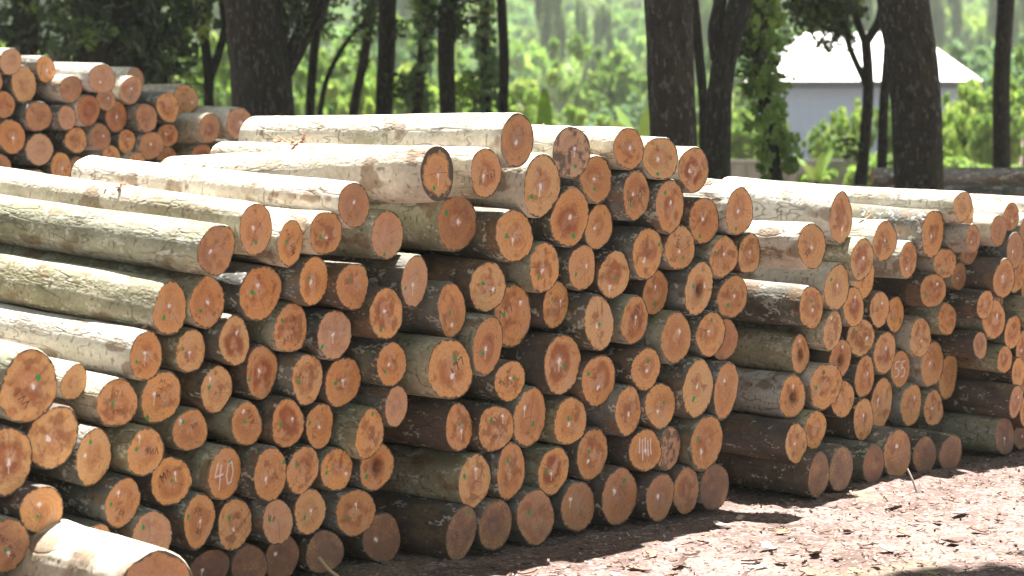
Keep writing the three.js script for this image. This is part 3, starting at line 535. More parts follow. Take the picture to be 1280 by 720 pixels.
for (const [t, y, s, r, asp, w, marks] of BACKLOGS) {
  const f = { white: w, scrawl: marks.includes('k'), heart: chance() < 0.5, face: pick(['', '', 'brown', 'red', 'pink'], chance()), tone: tone() };
  placeLog(BACK, t, y, s, r, asp, f, labelOf(r, f, 'in the stack behind'), 'logs in the stack behind the long one', null, pick(pick([barkMats[0], barkMats[1], barkMats[4]], chance()), chance()));
}
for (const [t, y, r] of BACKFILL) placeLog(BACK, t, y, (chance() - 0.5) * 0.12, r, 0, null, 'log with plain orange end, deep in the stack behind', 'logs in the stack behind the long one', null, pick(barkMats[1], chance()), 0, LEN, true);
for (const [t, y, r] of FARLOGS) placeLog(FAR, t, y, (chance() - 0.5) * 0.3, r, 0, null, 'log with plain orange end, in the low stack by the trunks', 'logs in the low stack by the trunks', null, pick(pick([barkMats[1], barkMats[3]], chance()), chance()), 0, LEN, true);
// logs laid across the low stack, and the log lying on the soil before the long stack
function lying(x, y, z, r, len, yaw, bk, label, f, pitch = 0) {
  const sd = seed++, root = makeLog({ r, seed: sd, yawCut: 0.05, cell: f ? faceCell({ ...f, seed: sd }) : plainCells[sd % 10], rear: plainCells[sd % 10], bark: bk, len, NA: 36, NZ: 20 });
  root.position.set(x, y, z); root.rotation.set(pitch, yaw, 0, 'YXZ'); top(root); tag(root, label, 'log'); return root;
}
{
  const f = { seed: 1, heart: 1, hole: 0, face: 'brown', white: null };
  placeLog(FRONT, -2.09, 0.18, 0.55, 0.175, 0.76, f, 'thick white-barked log lying out in front of the long stack', null, 'FG', barkMats[0][1]);
  lying(wx(1255, 23.5), 0.95, -23.5, 0.085, 2.9, Math.PI / 2 - 0.12, barkMats[1][2], 'long grey log lying across the low stack by the trunks', null);
  lying(wx(1215, 22.5), 1.13, -22.9, 0.08, 1.7, Math.PI / 2 + 0.1, barkMats[1][0], 'short grey log lying higher on the low stack, beside the black trunk', null);
}

finishAtlases();
const flakeMat = new THREE.MeshStandardMaterial({ color: new THREE.Color().setRGB(0.36, 0.19, 0.12), roughness: 0.9 });
for (const [id, list] of [['E3', [[0.1, -0.30, 0.06, 6], [-0.1, -0.42, 0.05, 4]]], ['I13', [[0.15, 0.56, 0.05, 4]]], ['M7', [[0.1, 0.60, 0.06, 4]]], ['M3', [[1.9, 0.4, 0.06, 3]]], ['B2', [[0.5, 0.05, 0.06, 4]]], ['N2', [[1.3, 0.38, 0.06, 3]]], ['N21', [[1.1, 0.3, 0.1, 5]]], ['C3', [[0.0, 0.68, 0.05, 3]]], ['I5', [[0.2, 0.3, 0.03, 3]]]]) {
  const e = logOf.get(id); if (e) flakes(e.root, e.r, list, flakeMat);
}
{ // torn bark at the rims of some logs
  const r = rngOf(616), pale = new THREE.MeshStandardMaterial({ color: new THREE.Color().setRGB(0.34, 0.27, 0.21), roughness: 0.95 }), dark = new THREE.MeshStandardMaterial({ color: new THREE.Color().setRGB(0.11, 0.075, 0.055), roughness: 0.95 });
  let k = 0; for (const [id, e] of logOf) if (k++ % 5 === 2 && !['E3', 'I13', 'M7'].includes(id)) flakes(e.root, e.r, [[(r() - 0.5) * 5, 0.62 + r() * 0.08, 0.028 + r() * 0.022, 2 + Math.floor(r() * 2)]], r() < 0.5 ? pale : dark);
}

// ---------- litter on the soil ----------
{
  const rnd = rngOf(99), cols = [[0.34, 0.25, 0.20], [0.10, 0.058, 0.043], [0.18, 0.105, 0.08], [0.42, 0.36, 0.30], [0.065, 0.045, 0.037], [0.24, 0.15, 0.115]];
  const chip = (L, W, curl, sd) => { const r = rngOf(sd), g = new THREE.BoxGeometry(L, L * 0.05, W, 5, 1, 2), p = g.attributes.position; for (let i = 0; i < p.count; i++) { const x = p.getX(i) / L, z = p.getZ(i) / W; p.setY(i, p.getY(i) + (x * x * curl + z * z * curl * 0.5) * L); p.setZ(i, p.getZ(i) * (1 - 1.3 * x * x * (0.6 + 0.4 * r())) + (vn(x * 3 + sd, 3) - 0.5) * W * 0.5); } g.computeVertexNormals(); return g; };
  const mat = new THREE.MeshStandardMaterial({ roughness: 0.95 });
  [[chip(0.016, 0.007, 0.3, 1), 7500], [chip(0.022, 0.009, 0.45, 2), 2400], [chip(0.038, 0.004, 0.2, 3), 900]].forEach(([g, n], gi) => {
    const im = new THREE.InstancedMesh(g, mat, n), M = new THREE.Matrix4(), q = new THREE.Quaternion(), e = new THREE.Euler(), c = new THREE.Color();
    for (let k = 0; k < n; k++) {
      const z = -8.6 - rnd() * 5.2, x = -1.6 + rnd() * 5.2, s = 0.5 + rnd() * 0.9; e.set((rnd() - 0.5) * 0.7, rnd() * 6.28, (rnd() - 0.5) * 0.7); q.setFromEuler(e);
      const y = ((fbm(x * 1.3 + 40, z * 1.3 + 90) - 0.5) * 0.06 + (fbm(x * 6 + 40, z * 6 + 90) - 0.5) * 0.03 + (vn(x * 22 + 9, z * 22 + 9) - 0.5) * 0.012) - 0.008;
      M.compose(new THREE.Vector3(x, y, z), q, new THREE.Vector3(s, s, s)); im.setMatrixAt(k, M);
      const cc = pick(cols, rnd()), v = 0.75 + rnd() * 0.5; c.setRGB(cc[0] * v, cc[1] * v, cc[2] * v); im.setColorAt(k, c);
    }
    im.name = 'wood_litter'; top(im); tag(im, ['tiny wood crumbs strewn over the reddish soil', 'small curled bark scraps strewn over the reddish soil', 'thin splinters strewn over the reddish soil'][gi], 'litter', null, 'stuff');
  });
  const soilY = (x, z) => ((fbm(x * 1.3 + 40, z * 1.3 + 90) - 0.5) * 0.06 + (fbm(x * 6 + 40, z * 6 + 90) - 0.5) * 0.03 + (vn(x * 22 + 9, z * 22 + 9) - 0.5) * 0.012) - 0.012;
  const mats = [[0.48, 0.41, 0.35], [0.10, 0.06, 0.045], [0.20, 0.115, 0.085], [0.32, 0.29, 0.11]].map(c => new THREE.MeshStandardMaterial({ color: new THREE.Color().setRGB(...c), roughness: 0.9 }));
  const lab = ['pale bark chip lying on the reddish soil', 'dark bark chip lying on the reddish soil', 'brown bark chip lying on the reddish soil', 'yellowed leaf lying on the reddish soil'];
  const grp = ['pale bark chips on the soil', 'dark bark chips on the soil', 'brown bark chips on the soil', 'fallen leaves on the soil'];
  const geos = []; for (let k = 0; k < 6; k++) geos.push(chip(0.034 + 0.008 * k, 0.018 + (k % 3) * 0.008, 0.15 + 0.1 * (k % 4), 20 + k));
  // pixel in the photograph where a larger piece lies, kind
  const spots = [[915, 632, 0], [925, 641, 0], [600, 716, 0], [660, 708, 2], [690, 712, 0], [700, 704, 1], [745, 700, 0], [780, 697, 1], [815, 688, 2], [850, 700, 1], [838, 712, 2], [880, 671, 1], [893, 660, 0], [903, 653, 0], [948, 702, 0], [975, 662, 3], [978, 664, 2], [1030, 661, 1], [1036, 666, 1], [1060, 663, 2], [1085, 680, 1], [1079, 684, 1], [1110, 685, 0], [1128, 656, 0], [1140, 654, 0], [1117, 630, 1], [1142, 630, 1], [1150, 651, 2], [1172, 648, 2], [1130, 668, 2], [992, 687, 1], [1020, 688, 2], [940, 697, 1], [1005, 701, 1], [975, 698, 2], [1045, 692, 2], [1095, 702, 0], [1070, 710, 3], [1010, 712, 2], [930, 712, 1], [905, 716, 2], [1150, 700, 1], [1165, 712, 3], [1200, 640, 0], [1225, 660, 1], [1250, 645, 2], [1240, 690, 0], [1210, 705, 1], [1265, 700, 2], [1190, 675, 1], [540, 716, 0], [575, 705, 2], [620, 702, 1], [585, 712, 1], [730, 716, 3], [770, 712, 0], [800, 705, 2], [865, 690, 0], [960, 680, 0], [1010, 675, 0]];
  spots.forEach(([px, py, k], i) => {
    const c = Math.cos(-3.797 * Math.PI / 180), s = Math.sin(-3.797 * Math.PI / 180), y = -(py - 360) / FPX, z = -1, dy = y * c - z * s, dz = y * s + z * c, t = 1.71 / -dy, X = (px - 640) / FPX * t, Z = dz * t;
    const o = mesh(k === 3 ? 'dry_leaf' : 'bark_chip', geos[(i * 5) % 6], mats[k]); o.position.set(X, soilY(X, Z) + 0.010, Z); o.rotation.set((rnd() - 0.5) * 0.5, rnd() * 6.28, (rnd() - 0.5) * 0.5); const q = 0.75 + rnd() * 0.7; o.scale.set(q, q, q);
    top(o); tag(o, lab[k], k === 3 ? 'leaf' : 'bark chip', grp[k]);
  });
  // twigs
  const tw = (name, pts, r0, col, label) => { const cur = new THREE.CatmullRomCurve3(pts.map(p => new THREE.Vector3(...p))); const o = mesh(name, new THREE.TubeGeometry(cur, 14, r0, 6), new THREE.MeshStandardMaterial({ color: new THREE.Color().setRGB(...col), roughness: 0.9 })); top(o); tag(o, label, 'twig'); };
  tw('twig', [[1.87, 0.0, -11.6], [1.85, 0.06, -11.61], [1.83, 0.11, -11.64]], 0.005, [0.36, 0.31, 0.27], 'pale twig stuck upright in the soil before the shorter stack');
  tw('twig', [[-0.62, 0.0, -9.35], [-0.68, 0.05, -9.33], [-0.72, 0.09, -9.36]], 0.007, [0.42, 0.33, 0.2], 'short twig leaning on a mud-darkened log of the long stack');
}

// ---------- trees ----------
function leafGeo(blobs, count, size, seedv, palette, flat = 1.3, per = 60) {       // leaf faces spread through lumpy clumps
  const rnd = rngOf(seedv), P = new Float32Array(count * 12), C = new Float32Array(count * 12), I = new Uint32Array(count * 6), vols = blobs.map(b => b[3] * b[4] * b[5]), tot = vols.reduce((a, b) => a + b), v = new THREE.Vector3(), a = new THREE.Vector3(), b = new THREE.Vector3();
  // sub-clumps give gaps and lumps
  const clumps = []; const nc = Math.max(8, Math.round(count / per));
  for (let k = 0; k < nc; k++) { let q = rnd() * tot, bi = 0; while (q > vols[bi] && bi < blobs.length - 1) q -= vols[bi++]; const B = blobs[bi]; v.set(rnd() * 2 - 1, rnd() * 2 - 1, rnd() * 2 - 1).normalize().multiplyScalar(Math.pow(rnd(), 0.4)); clumps.push([B[0] + v.x * B[3], B[1] + v.y * B[4], B[2] + v.z * B[5], Math.min(B[3], B[4], B[5]) * (0.18 + 0.2 * rnd()), rnd()]); }
  for (let k = 0; k < count; k++) {
    const c = clumps[Math.floor(rnd() * nc)]; v.set(rnd() * 2 - 1, rnd() * 2 - 1, rnd() * 2 - 1); if (v.length() > 1) v.normalize(); v.multiplyScalar(c[3]); v.y *= 0.7; v.x += c[0]; v.y += c[1]; v.z += c[2];
    const s = size * (0.6 + rnd() * 0.8); a.set(rnd() - 0.5, (rnd() - 0.5) * flat, rnd() - 0.5).normalize(); b.set(rnd() - 0.5, (rnd() - 0.5) * flat, rnd() - 0.5).cross(a).normalize().cross(a).normalize();
    const o = k * 12, w = s * (0.3 + rnd() * 0.18), dr = s * 0.18;
    P.set([v.x - a.x * s / 2, v.y - a.y * s / 2, v.z - a.z * s / 2, v.x + b.x * w, v.y + b.y * w - dr, v.z + b.z * w, v.x + a.x * s / 2, v.y + a.y * s / 2 - dr, v.z + a.z * s / 2, v.x - b.x * w, v.y - b.y * w - dr, v.z - b.z * w], o);
    const pc = palette[Math.floor((c[4] * 0.6 + rnd() * 0.4) * palette.length) % palette.length], g = 0.75 + rnd() * 0.5; for (let q = 0; q < 4; q++) C.set([pc[0] * g, pc[1] * g, pc[2] * g], o + q * 3);
    I.set([k * 4, k * 4 + 1, k * 4 + 2, k * 4, k * 4 + 2, k * 4 + 3], k * 6);
  }
  const g = new THREE.BufferGeometry(); g.setAttribute('position', new THREE.BufferAttribute(P, 3)); g.setAttribute('color', new THREE.BufferAttribute(C, 3)); g.setIndex(new THREE.BufferAttribute(I, 1)); g.computeVertexNormals(); return g;
}
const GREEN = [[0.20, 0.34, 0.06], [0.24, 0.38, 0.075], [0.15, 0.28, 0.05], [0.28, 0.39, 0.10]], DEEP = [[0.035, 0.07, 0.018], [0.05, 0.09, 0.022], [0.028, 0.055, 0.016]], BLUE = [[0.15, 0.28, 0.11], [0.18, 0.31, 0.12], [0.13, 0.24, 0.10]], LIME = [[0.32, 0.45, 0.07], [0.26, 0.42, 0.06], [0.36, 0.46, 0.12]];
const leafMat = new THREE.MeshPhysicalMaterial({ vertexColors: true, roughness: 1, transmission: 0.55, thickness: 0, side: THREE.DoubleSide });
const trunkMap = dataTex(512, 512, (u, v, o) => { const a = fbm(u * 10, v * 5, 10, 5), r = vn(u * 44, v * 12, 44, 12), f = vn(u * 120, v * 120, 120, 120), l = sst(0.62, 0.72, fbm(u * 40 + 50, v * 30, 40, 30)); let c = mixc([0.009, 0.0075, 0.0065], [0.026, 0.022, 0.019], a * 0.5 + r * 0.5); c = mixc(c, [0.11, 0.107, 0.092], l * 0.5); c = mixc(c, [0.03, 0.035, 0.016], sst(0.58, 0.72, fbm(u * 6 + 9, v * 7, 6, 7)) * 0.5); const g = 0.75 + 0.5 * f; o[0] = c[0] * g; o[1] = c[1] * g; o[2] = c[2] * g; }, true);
const trunkBump = dataTex(512, 512, (u, v, o) => { o[0] = vn(u * 44, v * 12, 44, 12) * 0.6 + vn(u * 120, v * 60, 120, 60) * 0.4; });
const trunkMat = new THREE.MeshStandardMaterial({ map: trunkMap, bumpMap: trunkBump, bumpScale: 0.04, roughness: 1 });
function limb(pts, r0, r1, sd, flare = 0) {               // tapered knobbly tube along points, uv in metres
  const cur = new THREE.CatmullRomCurve3(pts.map(p => new THREE.Vector3(...p))), n = Math.max(10, pts.length * 8), NA = 18, len = cur.getLength(), P = [], U = [], I = [], p = new THREE.Vector3(), tg = new THREE.Vector3(), x = new THREE.Vector3(), y = new THREE.Vector3();
  for (let k = 0; k <= n; k++) {
    const f = k / n; cur.getPointAt(f, p); cur.getTangentAt(f, tg); x.set(1, 0, 0).addScaledVector(tg, -tg.x).normalize(); y.crossVectors(tg, x);
    for (let a = 0; a <= NA; a++) { const th = a / NA * 6.28318, c = Math.cos(th), s = Math.sin(th); let R = (r0 + (r1 - r0) * f) * (1 + (vn(c * 1.6 + sd * 3 + 20, s * 1.6 + f * len * 0.9 + 20) - 0.5) * 0.22 + (vn(c * 4 + sd + 40, s * 4 + f * len * 3) - 0.5) * 0.10); R *= 1 + flare * Math.exp(-f * len / 0.35) * (0.6 + 0.4 * Math.cos(th * 5 + sd)); P.push(p.x + x.x * R * c + y.x * R * s, p.y + x.y * R * c + y.y * R * s, p.z + x.z * R * c + y.z * R * s); U.push(a / NA * Math.max(1, Math.round(r0 * 6.28)), f * len * 0.6); }
    if (k) for (let a = 0; a < NA; a++) { const i = (k - 1) * (NA + 1) + a, j = i + NA + 1; I.push(i, i + 1, j, i + 1, j + 1, j); }
  }
  const g = new THREE.BufferGeometry(); g.setAttribute('position', new THREE.Float32BufferAttribute(P, 3)); g.setAttribute('uv', new THREE.Float32BufferAttribute(U, 2)); g.setIndex(I); g.computeVertexNormals(); return g;
}
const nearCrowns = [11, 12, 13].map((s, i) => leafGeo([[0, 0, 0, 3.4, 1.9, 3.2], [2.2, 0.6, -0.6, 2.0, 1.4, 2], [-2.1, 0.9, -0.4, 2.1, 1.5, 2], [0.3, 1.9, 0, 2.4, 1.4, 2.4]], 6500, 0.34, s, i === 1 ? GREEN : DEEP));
const sprays = [leafGeo([[0, 0, 0, 0.5, 0.4, 0.5], [0.3, 0.35, 0.1, 0.45, 0.3, 0.4], [-0.35, 0.25, 0, 0.4, 0.3, 0.4]], 380, 0.11, 21, LIME, 1.3, 7), leafGeo([[0, 0, 0, 0.5, 0.4, 0.5], [0.4, 0.3, 0.1, 0.5, 0.35, 0.4], [-0.4, 0.3, 0, 0.45, 0.3, 0.4]], 380, 0.11, 22, GREEN, 1.3, 7), leafGeo([[0, 0, 0, 0.5, 0.45, 0.5], [0.3, 0.35, 0.1, 0.5, 0.35, 0.4]], 420, 0.11, 23, DEEP, 1.3, 7)];
// pts: axis as [px, py] from the stem's foot up; w0, w1 widths in px; the stem goes on above the frame to height h
function nearTree(name, label, D, pts, w0, w1, o = {}) {
  const bx = wx(pts[0][0], D), g = group(name, bx, -0.02, -D), loc = ([px, py]) => [wx(px, D) - bx, wy(py, D) + 0.02, 0], k = D / FPX;
  const ax = pts.map(loc), h = o.h ?? 7, a = ax[ax.length - 1], b = ax[ax.length - 2], dir = (a[0] - b[0]) / Math.max(0.4, a[1] - b[1]);
  const stem = [[ax[0][0] - (ax[1][0] - ax[0][0]) * 0.3, 0, 0], ...ax]; if (!o.stop) stem.push([a[0] + dir * 1.2, a[1] + 1.6, -0.2], [a[0] + dir * 1.8, h, -(o.back ?? 0.5)]);
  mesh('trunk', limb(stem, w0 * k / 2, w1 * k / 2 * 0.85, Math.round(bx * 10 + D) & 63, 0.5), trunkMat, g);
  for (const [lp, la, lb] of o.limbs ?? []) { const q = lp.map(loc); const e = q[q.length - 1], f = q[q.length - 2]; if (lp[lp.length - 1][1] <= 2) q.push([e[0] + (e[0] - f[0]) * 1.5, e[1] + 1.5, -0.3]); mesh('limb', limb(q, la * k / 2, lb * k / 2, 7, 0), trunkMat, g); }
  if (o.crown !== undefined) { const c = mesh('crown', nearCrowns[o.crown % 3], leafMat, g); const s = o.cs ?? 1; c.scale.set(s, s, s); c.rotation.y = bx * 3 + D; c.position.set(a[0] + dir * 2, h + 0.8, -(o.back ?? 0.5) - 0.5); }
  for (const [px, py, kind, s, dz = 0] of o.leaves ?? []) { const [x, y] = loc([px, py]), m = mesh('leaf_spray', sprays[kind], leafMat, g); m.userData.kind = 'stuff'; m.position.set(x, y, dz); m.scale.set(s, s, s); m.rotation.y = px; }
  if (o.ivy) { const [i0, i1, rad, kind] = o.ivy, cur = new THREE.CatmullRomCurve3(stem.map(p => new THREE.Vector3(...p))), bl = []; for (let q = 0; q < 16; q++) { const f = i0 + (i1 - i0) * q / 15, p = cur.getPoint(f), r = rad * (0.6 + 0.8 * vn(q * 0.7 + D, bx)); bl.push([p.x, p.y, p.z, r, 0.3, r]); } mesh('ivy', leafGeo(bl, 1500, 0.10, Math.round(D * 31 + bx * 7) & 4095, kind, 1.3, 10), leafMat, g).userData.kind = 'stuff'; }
  return tag(g, label, 'tree', o.group);
}
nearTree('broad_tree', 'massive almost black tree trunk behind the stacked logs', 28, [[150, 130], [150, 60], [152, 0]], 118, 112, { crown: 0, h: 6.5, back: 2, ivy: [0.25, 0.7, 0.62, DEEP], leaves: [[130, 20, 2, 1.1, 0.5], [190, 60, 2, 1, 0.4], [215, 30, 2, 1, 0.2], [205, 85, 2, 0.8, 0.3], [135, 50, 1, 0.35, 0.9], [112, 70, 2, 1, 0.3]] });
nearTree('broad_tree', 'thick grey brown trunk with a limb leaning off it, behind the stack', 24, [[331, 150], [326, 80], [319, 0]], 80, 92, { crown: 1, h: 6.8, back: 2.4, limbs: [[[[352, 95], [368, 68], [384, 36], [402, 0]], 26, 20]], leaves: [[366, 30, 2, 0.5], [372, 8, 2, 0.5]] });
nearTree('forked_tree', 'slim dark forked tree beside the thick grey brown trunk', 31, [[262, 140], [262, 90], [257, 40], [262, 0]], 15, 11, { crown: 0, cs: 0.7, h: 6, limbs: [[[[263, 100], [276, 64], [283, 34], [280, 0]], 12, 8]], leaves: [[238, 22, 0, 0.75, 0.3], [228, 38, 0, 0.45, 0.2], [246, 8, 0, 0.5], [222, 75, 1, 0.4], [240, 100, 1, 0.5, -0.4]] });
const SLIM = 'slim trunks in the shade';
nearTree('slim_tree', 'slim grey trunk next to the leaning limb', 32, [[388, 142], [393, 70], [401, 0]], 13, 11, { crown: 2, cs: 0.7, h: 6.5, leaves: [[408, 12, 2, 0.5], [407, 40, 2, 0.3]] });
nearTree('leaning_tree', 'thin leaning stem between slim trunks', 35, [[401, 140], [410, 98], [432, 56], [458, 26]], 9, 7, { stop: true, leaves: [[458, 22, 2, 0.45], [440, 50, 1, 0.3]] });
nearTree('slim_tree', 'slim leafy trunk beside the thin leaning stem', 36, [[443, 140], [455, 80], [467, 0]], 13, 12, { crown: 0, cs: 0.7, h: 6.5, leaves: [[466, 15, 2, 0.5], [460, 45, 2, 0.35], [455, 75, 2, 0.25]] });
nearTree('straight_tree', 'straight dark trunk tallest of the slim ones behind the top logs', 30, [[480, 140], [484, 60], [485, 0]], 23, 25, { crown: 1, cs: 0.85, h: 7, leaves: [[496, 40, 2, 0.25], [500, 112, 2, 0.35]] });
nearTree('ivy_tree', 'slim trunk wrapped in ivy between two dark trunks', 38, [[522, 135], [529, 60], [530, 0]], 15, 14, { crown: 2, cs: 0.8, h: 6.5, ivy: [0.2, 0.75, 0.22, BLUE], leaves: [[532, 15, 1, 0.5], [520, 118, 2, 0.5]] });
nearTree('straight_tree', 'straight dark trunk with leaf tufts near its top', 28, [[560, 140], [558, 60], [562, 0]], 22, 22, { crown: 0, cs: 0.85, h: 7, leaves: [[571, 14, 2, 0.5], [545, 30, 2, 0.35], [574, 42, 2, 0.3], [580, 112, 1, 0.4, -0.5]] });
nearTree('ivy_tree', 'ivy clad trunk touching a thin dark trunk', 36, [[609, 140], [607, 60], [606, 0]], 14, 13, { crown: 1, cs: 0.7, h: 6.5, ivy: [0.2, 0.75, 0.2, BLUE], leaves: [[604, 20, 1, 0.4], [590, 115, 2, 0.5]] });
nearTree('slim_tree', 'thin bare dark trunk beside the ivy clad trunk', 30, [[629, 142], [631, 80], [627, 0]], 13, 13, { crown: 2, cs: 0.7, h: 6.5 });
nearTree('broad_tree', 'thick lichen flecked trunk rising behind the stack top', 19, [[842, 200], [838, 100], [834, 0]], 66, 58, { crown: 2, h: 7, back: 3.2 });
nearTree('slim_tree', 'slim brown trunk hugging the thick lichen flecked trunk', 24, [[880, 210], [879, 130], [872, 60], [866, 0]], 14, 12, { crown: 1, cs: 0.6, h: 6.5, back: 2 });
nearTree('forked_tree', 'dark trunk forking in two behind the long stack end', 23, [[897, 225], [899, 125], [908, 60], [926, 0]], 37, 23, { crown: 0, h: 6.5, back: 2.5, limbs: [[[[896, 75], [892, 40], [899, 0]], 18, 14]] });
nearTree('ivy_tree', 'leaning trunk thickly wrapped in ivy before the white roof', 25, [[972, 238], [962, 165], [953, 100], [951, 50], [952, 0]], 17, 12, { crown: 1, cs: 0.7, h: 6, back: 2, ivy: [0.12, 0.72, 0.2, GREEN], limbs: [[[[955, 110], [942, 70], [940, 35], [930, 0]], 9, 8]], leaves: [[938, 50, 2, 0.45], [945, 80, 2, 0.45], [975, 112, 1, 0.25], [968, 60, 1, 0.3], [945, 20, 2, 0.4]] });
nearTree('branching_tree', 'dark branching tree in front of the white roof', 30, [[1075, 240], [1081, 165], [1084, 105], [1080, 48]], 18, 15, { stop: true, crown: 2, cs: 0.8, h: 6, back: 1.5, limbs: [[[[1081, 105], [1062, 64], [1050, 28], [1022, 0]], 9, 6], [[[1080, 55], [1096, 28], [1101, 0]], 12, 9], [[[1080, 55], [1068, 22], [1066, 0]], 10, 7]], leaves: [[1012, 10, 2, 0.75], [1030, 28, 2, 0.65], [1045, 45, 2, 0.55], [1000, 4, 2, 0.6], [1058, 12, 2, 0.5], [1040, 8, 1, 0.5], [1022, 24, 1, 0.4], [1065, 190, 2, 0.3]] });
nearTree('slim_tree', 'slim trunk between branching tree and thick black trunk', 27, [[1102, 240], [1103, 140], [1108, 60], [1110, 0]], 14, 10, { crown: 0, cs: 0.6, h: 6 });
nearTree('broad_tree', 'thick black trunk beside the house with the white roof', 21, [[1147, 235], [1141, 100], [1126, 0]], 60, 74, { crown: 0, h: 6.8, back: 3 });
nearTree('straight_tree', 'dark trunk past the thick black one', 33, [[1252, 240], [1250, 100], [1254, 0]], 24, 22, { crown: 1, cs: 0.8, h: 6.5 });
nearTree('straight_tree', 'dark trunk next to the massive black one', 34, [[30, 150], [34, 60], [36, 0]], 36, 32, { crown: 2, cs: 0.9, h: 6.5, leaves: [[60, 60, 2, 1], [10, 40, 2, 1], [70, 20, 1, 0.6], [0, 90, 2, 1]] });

// trees standing round the camera, out of the frame: their crowns shade the near ground
[[-4.4, -5.2, 0, 7.2], [6.6, -10.8, 1, 7.6], [0.6, 2.4, 2, 7.4], [-5.2, 1.5, 1, 7.8], [6.5, 2.5, 0, 7.5]].forEach(([x, z, k, h], i) => {
  const g = group('shade_tree', x, -0.02, z); mesh('trunk', limb([[0, 0, 0], [0.1, 2, 0.05], [-0.05, 4.5, 0], [0.1, h, 0]], 0.32, 0.16, 9 + i, 0.5), trunkMat, g);
  const c = mesh('crown', nearCrowns[k], leafMat, g); c.position.set(x > 0 ? -0.8 : 0.8, h + 0.8, -0.2); c.rotation.y = i * 1.9;
  tag(g, ['tall shade tree with thick trunk facing the long stack', 'tall shade tree with thick trunk facing the shorter stack', 'shade tree standing away from the stacks', 'shade tree farthest from the shorter stack', 'shade tree farthest from the long stack'][i], 'tree');
});
// house with white roof
{
  const D = 70, x0 = wx(968, D), x1 = wx(1208, D), g = group('house', (x0 + x1) / 2, 0, -D - 3), W = x1 - x0, dp = 6, eh = 2.62, rh = 4.05;
  const wallM = new THREE.MeshStandardMaterial({ color: new THREE.Color().setRGB(0.36, 0.46, 0.60), roughness: 0.6 }), roofM = new THREE.MeshStandardMaterial({ color: new THREE.Color().setRGB(0.80, 0.80, 0.79), roughness: 0.45 }), dark = new THREE.MeshStandardMaterial({ color: new THREE.Color().setRGB(0.10, 0.11, 0.13), roughness: 0.7 });
  const panel = new THREE.BoxGeometry(0.305, eh, 0.02); const n = Math.floor(W / 0.31);
  mesh('wall', new THREE.BoxGeometry(W - 0.1, eh, dp - 0.3).translate(0, eh / 2, 0), wallM, g);
  for (let k = 0; k < n; k++) { const p = mesh('cladding_panel', panel, wallM, g); p.position.set(-W / 2 + 0.2 + k * 0.31, eh / 2 - 0.01, dp / 2 - 0.135); }
  const ov = 0.35, a = W / 2 + ov, b = dp / 2 + ov, rx = W / 2 - 1.0, P = [-a, eh, b, a, eh, b, rx, rh, 0, -a, eh, b, rx, rh, 0, -rx + 0.1, rh, 0, a, eh, -b, -a, eh, -b, -rx, rh, 0, a, eh, -b, -rx, rh, 0, rx, rh, 0, a, eh, b, a, eh, -b, rx, rh, 0, -a, eh, -b, -a, eh, b, -rx, rh, 0];
  const rg = new THREE.BufferGeometry(); rg.setAttribute('position', new THREE.Float32BufferAttribute(P, 3)); rg.computeVertexNormals(); rg.translate(0, 0.17, 0);
  const roof = mesh('roof', rg, roofM, g);
  mesh('fascia', mergeGeometries([new THREE.BoxGeometry(2 * a, 0.16, 0.05).translate(0, eh + 0.085, b), new THREE.BoxGeometry(2 * a, 0.16, 0.05).translate(0, eh + 0.085, -b), new THREE.BoxGeometry(0.05, 0.16, 2 * b - 0.06).translate(a, eh + 0.085, 0), new THREE.BoxGeometry(0.05, 0.16, 2 * b - 0.06).translate(-a, eh + 0.085, 0), new THREE.BoxGeometry(2 * a - 0.1, 0.03, 2 * b - 0.1).translate(0, eh + 0.03, 0)]), dark, roof);
  tag(g, 'low grey clad house with a white hipped roof', 'house');
}
{ // boundary wall
  const D = 46, x0 = wx(880, D), x1 = wx(1190, D), g = group('boundary_wall', (x0 + x1) / 2, 0, -D), W = x1 - x0;
  const map = dataTex(256, 256, (u, v, o) => { const a = fbm(u * 6, v * 6, 6, 6), f = vn(u * 60, v * 60, 60, 60); const c = mixc([0.20, 0.20, 0.17], [0.36, 0.35, 0.31], a * 0.8 + f * 0.2); o[0] = c[0]; o[1] = c[1]; o[2] = c[2]; }, true);
  const m = new THREE.MeshStandardMaterial({ map, roughness: 0.95 });
  const n = 6; for (let k = 0; k < n; k++) mesh('wall_panel', new THREE.BoxGeometry(W / n - 0.015, 0.94 + (k % 2) * 0.006, 0.14), m, g).position.set(-W / 2 + (k + 0.5) * W / n, 0.46, 0);
  mesh('coping', new THREE.BoxGeometry(W, 0.06, 0.2).translate(0, 0.97, 0), m, g);
  tag(g, 'low weathered concrete wall before the grey house', 'wall');
}
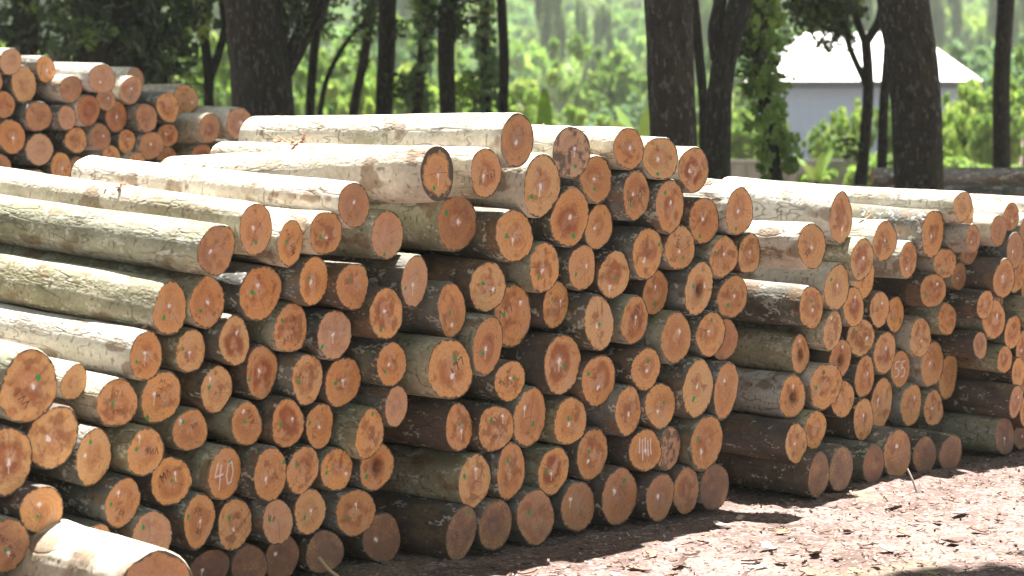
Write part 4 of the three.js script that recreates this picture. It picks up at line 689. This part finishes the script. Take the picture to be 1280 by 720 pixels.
// banana plants
function banana(px, D, leaves, label, sc = 1) {
  const g = group('banana_plant', wx(px, D), -0.02, -D), mat = new THREE.MeshPhysicalMaterial({ color: new THREE.Color().setRGB(0.20, 0.33, 0.05), roughness: 0.45, transmission: 0.4, thickness: 0, side: THREE.DoubleSide });
  mesh('stem', limb([[0, 0, 0], [0.02, 0.7, 0], [0, 1.3, 0]], 0.10, 0.06, 3, 0.2), trunkMat, g);
  for (const [az, up, len, wd] of leaves) {
    const P = [], I = [], n = 12; for (let k = 0; k <= n; k++) { const f = k / n, w = wd * Math.pow(Math.sin(Math.PI * (0.06 + 0.92 * f)), 0.6), el = up - f * f * 1.3 * (1.4 - up * 0.6), x = len * f * Math.cos(up) * 0.9, y = 1.2 + len * (Math.sin(up) * f - (1 - Math.sin(up)) * f * f * 0.6); P.push(x, y + w * 0.25, -w, x, y, 0, x, y + w * 0.25, w); if (k) { const i = (k - 1) * 3; I.push(i, i + 3, i + 1, i + 1, i + 3, i + 4, i + 1, i + 4, i + 2, i + 2, i + 4, i + 5); } }
    const q = new THREE.BufferGeometry(); q.setAttribute('position', new THREE.Float32BufferAttribute(P, 3)); q.setIndex(I); q.rotateY(az); q.computeVertexNormals(); mesh('leaf', q, mat, g);
  }
  g.scale.setScalar(sc); tag(g, label, 'plant', 'banana plants');
}
banana(681, 36, [[1.6, 1.45, 1.0, 0.11], [0.2, 0.9, 0.8, 0.12], [3.3, 0.95, 0.85, 0.12], [4.6, 0.8, 0.9, 0.13], [2.4, 0.6, 0.9, 0.13], [5.6, 0.5, 0.9, 0.13]], 'banana plant with one upright lime leaf above the top logs');
banana(1020, 40, [[0.6, 1.0, 1.1, 0.16], [2.6, 0.9, 1.1, 0.16], [4.2, 0.7, 1.1, 0.16], [5.2, 1.2, 0.9, 0.14]], 'banana plant before the low concrete wall', 0.62);
banana(800, 38, [[0.6, 0.9, 0.9, 0.12], [2.4, 1.0, 1.0, 0.13], [3.9, 0.8, 1, 0.13], [5.2, 1.2, 0.9, 0.12]], 'banana plant against the thick lichen flecked trunk');

// bushes and trees beyond, lit by the sun
const unitCrowns = [[LIME, 41], [GREEN, 42], [BLUE, 43], [GREEN, 44]].map(([p, s]) => { const r = rngOf(s), bl = []; for (let k = 0; k < 9; k++) { const a = r() * 6.28, d = 0.25 + r() * 0.5; bl.push([Math.cos(a) * d, 0.3 + r() * 0.5, Math.sin(a) * d, 0.28 + r() * 0.2, 0.16 + r() * 0.1, 0.28 + r() * 0.2]); } bl.push([0, 0.45, 0, 0.6, 0.32, 0.6]); return leafGeo(bl, 4800, 0.085, s, p); });
const stemGeo = limb([[0, 0, 0], [0.03, 0.3, 0], [0, 0.6, 0.02]], 0.06, 0.03, 5, 0.3);
const words = ['lime green', 'mid green', 'bluish green', 'leafy green'];
function bush(px, D, topPy, rad, kind, tree, what) {
  const h = Math.max(0.6, wy(topPy, D)), g = group(tree ? 'background_tree' : 'bush', wx(px, D), -0.02, -D), c = mesh('crown', unitCrowns[kind], leafMat, g);
  c.scale.set(rad, h, rad); c.rotation.y = px * 0.37 + D; const t = mesh('trunk', stemGeo, trunkMat, g); t.scale.set(Math.min(2.2, rad), h, Math.min(2.2, rad));
  tag(g, `${words[kind]} ${tree ? 'tree' : 'bush'} ${what}`, tree ? 'tree' : 'bush', `${words[kind]} ${tree ? 'trees' : 'bushes'} ${what}`);
}
{
  const r = rngOf(404);
  for (let px = -40; px < 1330; px += 62) if (px < 640 || px > 860) bush(px + r() * 30, 44 + r() * 10, px > 860 ? 168 + r() * 30 : 105 + r() * 40, 0.9 + r() * 0.7, Math.floor(r() * 2), false, 'in the sun beyond the trunks');
  for (let px = -60; px < 700; px += 70) bush(px + r() * 40, 60 + r() * 16, 10 + r() * 60, 1.7 + r() * 1.1, [0, 1, 0, 3][Math.floor(r() * 4)], true, 'beyond the dark trunks');
  for (let px = 650; px < 830; px += 44) bush(px + r() * 24, 120 + r() * 30, 105 + r() * 30, 1.9 + r() * 1, [1, 3, 2, 1][Math.floor(r() * 4)], true, 'seen past the lichen flecked trunk');
  bush(765, 130, 30, 3.6, 3, true, 'with a rounded crown past the lichen flecked trunk');
  for (const [px, D, ty, rd, k] of [[905, 66, 110, 1.6, 0], [940, 60, 120, 1.2, 1], [1060, 58, 105, 1.0, 0], [1050, 55, 140, 0.9, 1], [1190, 60, 100, 1.4, 1], [1230, 58, 60, 1.8, 0], [1280, 62, 40, 1.8, 1], [1172, 64, 130, 1, 0], [1130, 57, 112, 0.9, 1], [1205, 55, 108, 1.1, 0], [1245, 54, 100, 1.0, 1]]) bush(px, D, ty, rd, k, true, 'growing beside the grey house');
  for (let px = -80; px < 1380; px += 75) if (px < 600 || px > 850) bush(px + r() * 50, 105 + r() * 40, -10 + r() * 70, 3 + r() * 1.6, [1, 2, 3, 2][Math.floor(r() * 4)], true, 'farther off below the hillside');
  for (const [px, ty, D] of [[651, 38, 260], [694, 22, 300], [716, 30, 310], [668, 50, 250]]) bush(px, D, ty, 1.3, 2, true, 'tall and narrow like a cypress');
  // the wooded hillside
  const n = 2600, im = new THREE.InstancedMesh(leafGeo([[0, 0.5, 0, 1, 0.5, 1], [0.4, 0.8, 0.2, 0.6, 0.35, 0.6], [-0.4, 0.7, -0.2, 0.6, 0.35, 0.6]], 900, 0.2, 55, GREEN), leafMat, n), M = new THREE.Matrix4(), q = new THREE.Quaternion(), up = new THREE.Vector3(0, 1, 0), tc = new THREE.Color();
  for (let k = 0; k < n; k++) {
    const D = 230 + r() * 900, x = (r() - 0.5) * 0.56 * D, s = 3.5 + r() * 5, tall = r() < 0.12;
    M.compose(new THREE.Vector3(x, hillY(x, D) - 0.4, -D), q.setFromAxisAngle(up, r() * 6.28), tall ? new THREE.Vector3(s * 0.4, s * 2.6, s * 0.4) : new THREE.Vector3(s, s * (0.9 + r() * 0.5), s)); im.setMatrixAt(k, M);
    const v = tall ? 0.5 : 0.9 + r() * 0.5; im.setColorAt(k, tc.setRGB(v * (0.85 + r() * 0.3), v, v * (0.8 + r() * 0.5)));
  }
  im.name = 'hillside_wood'; top(im); tag(im, 'hazy green wood covering the far hillside', 'wood', null, 'stuff');
}

renderer.render(scene, camera);
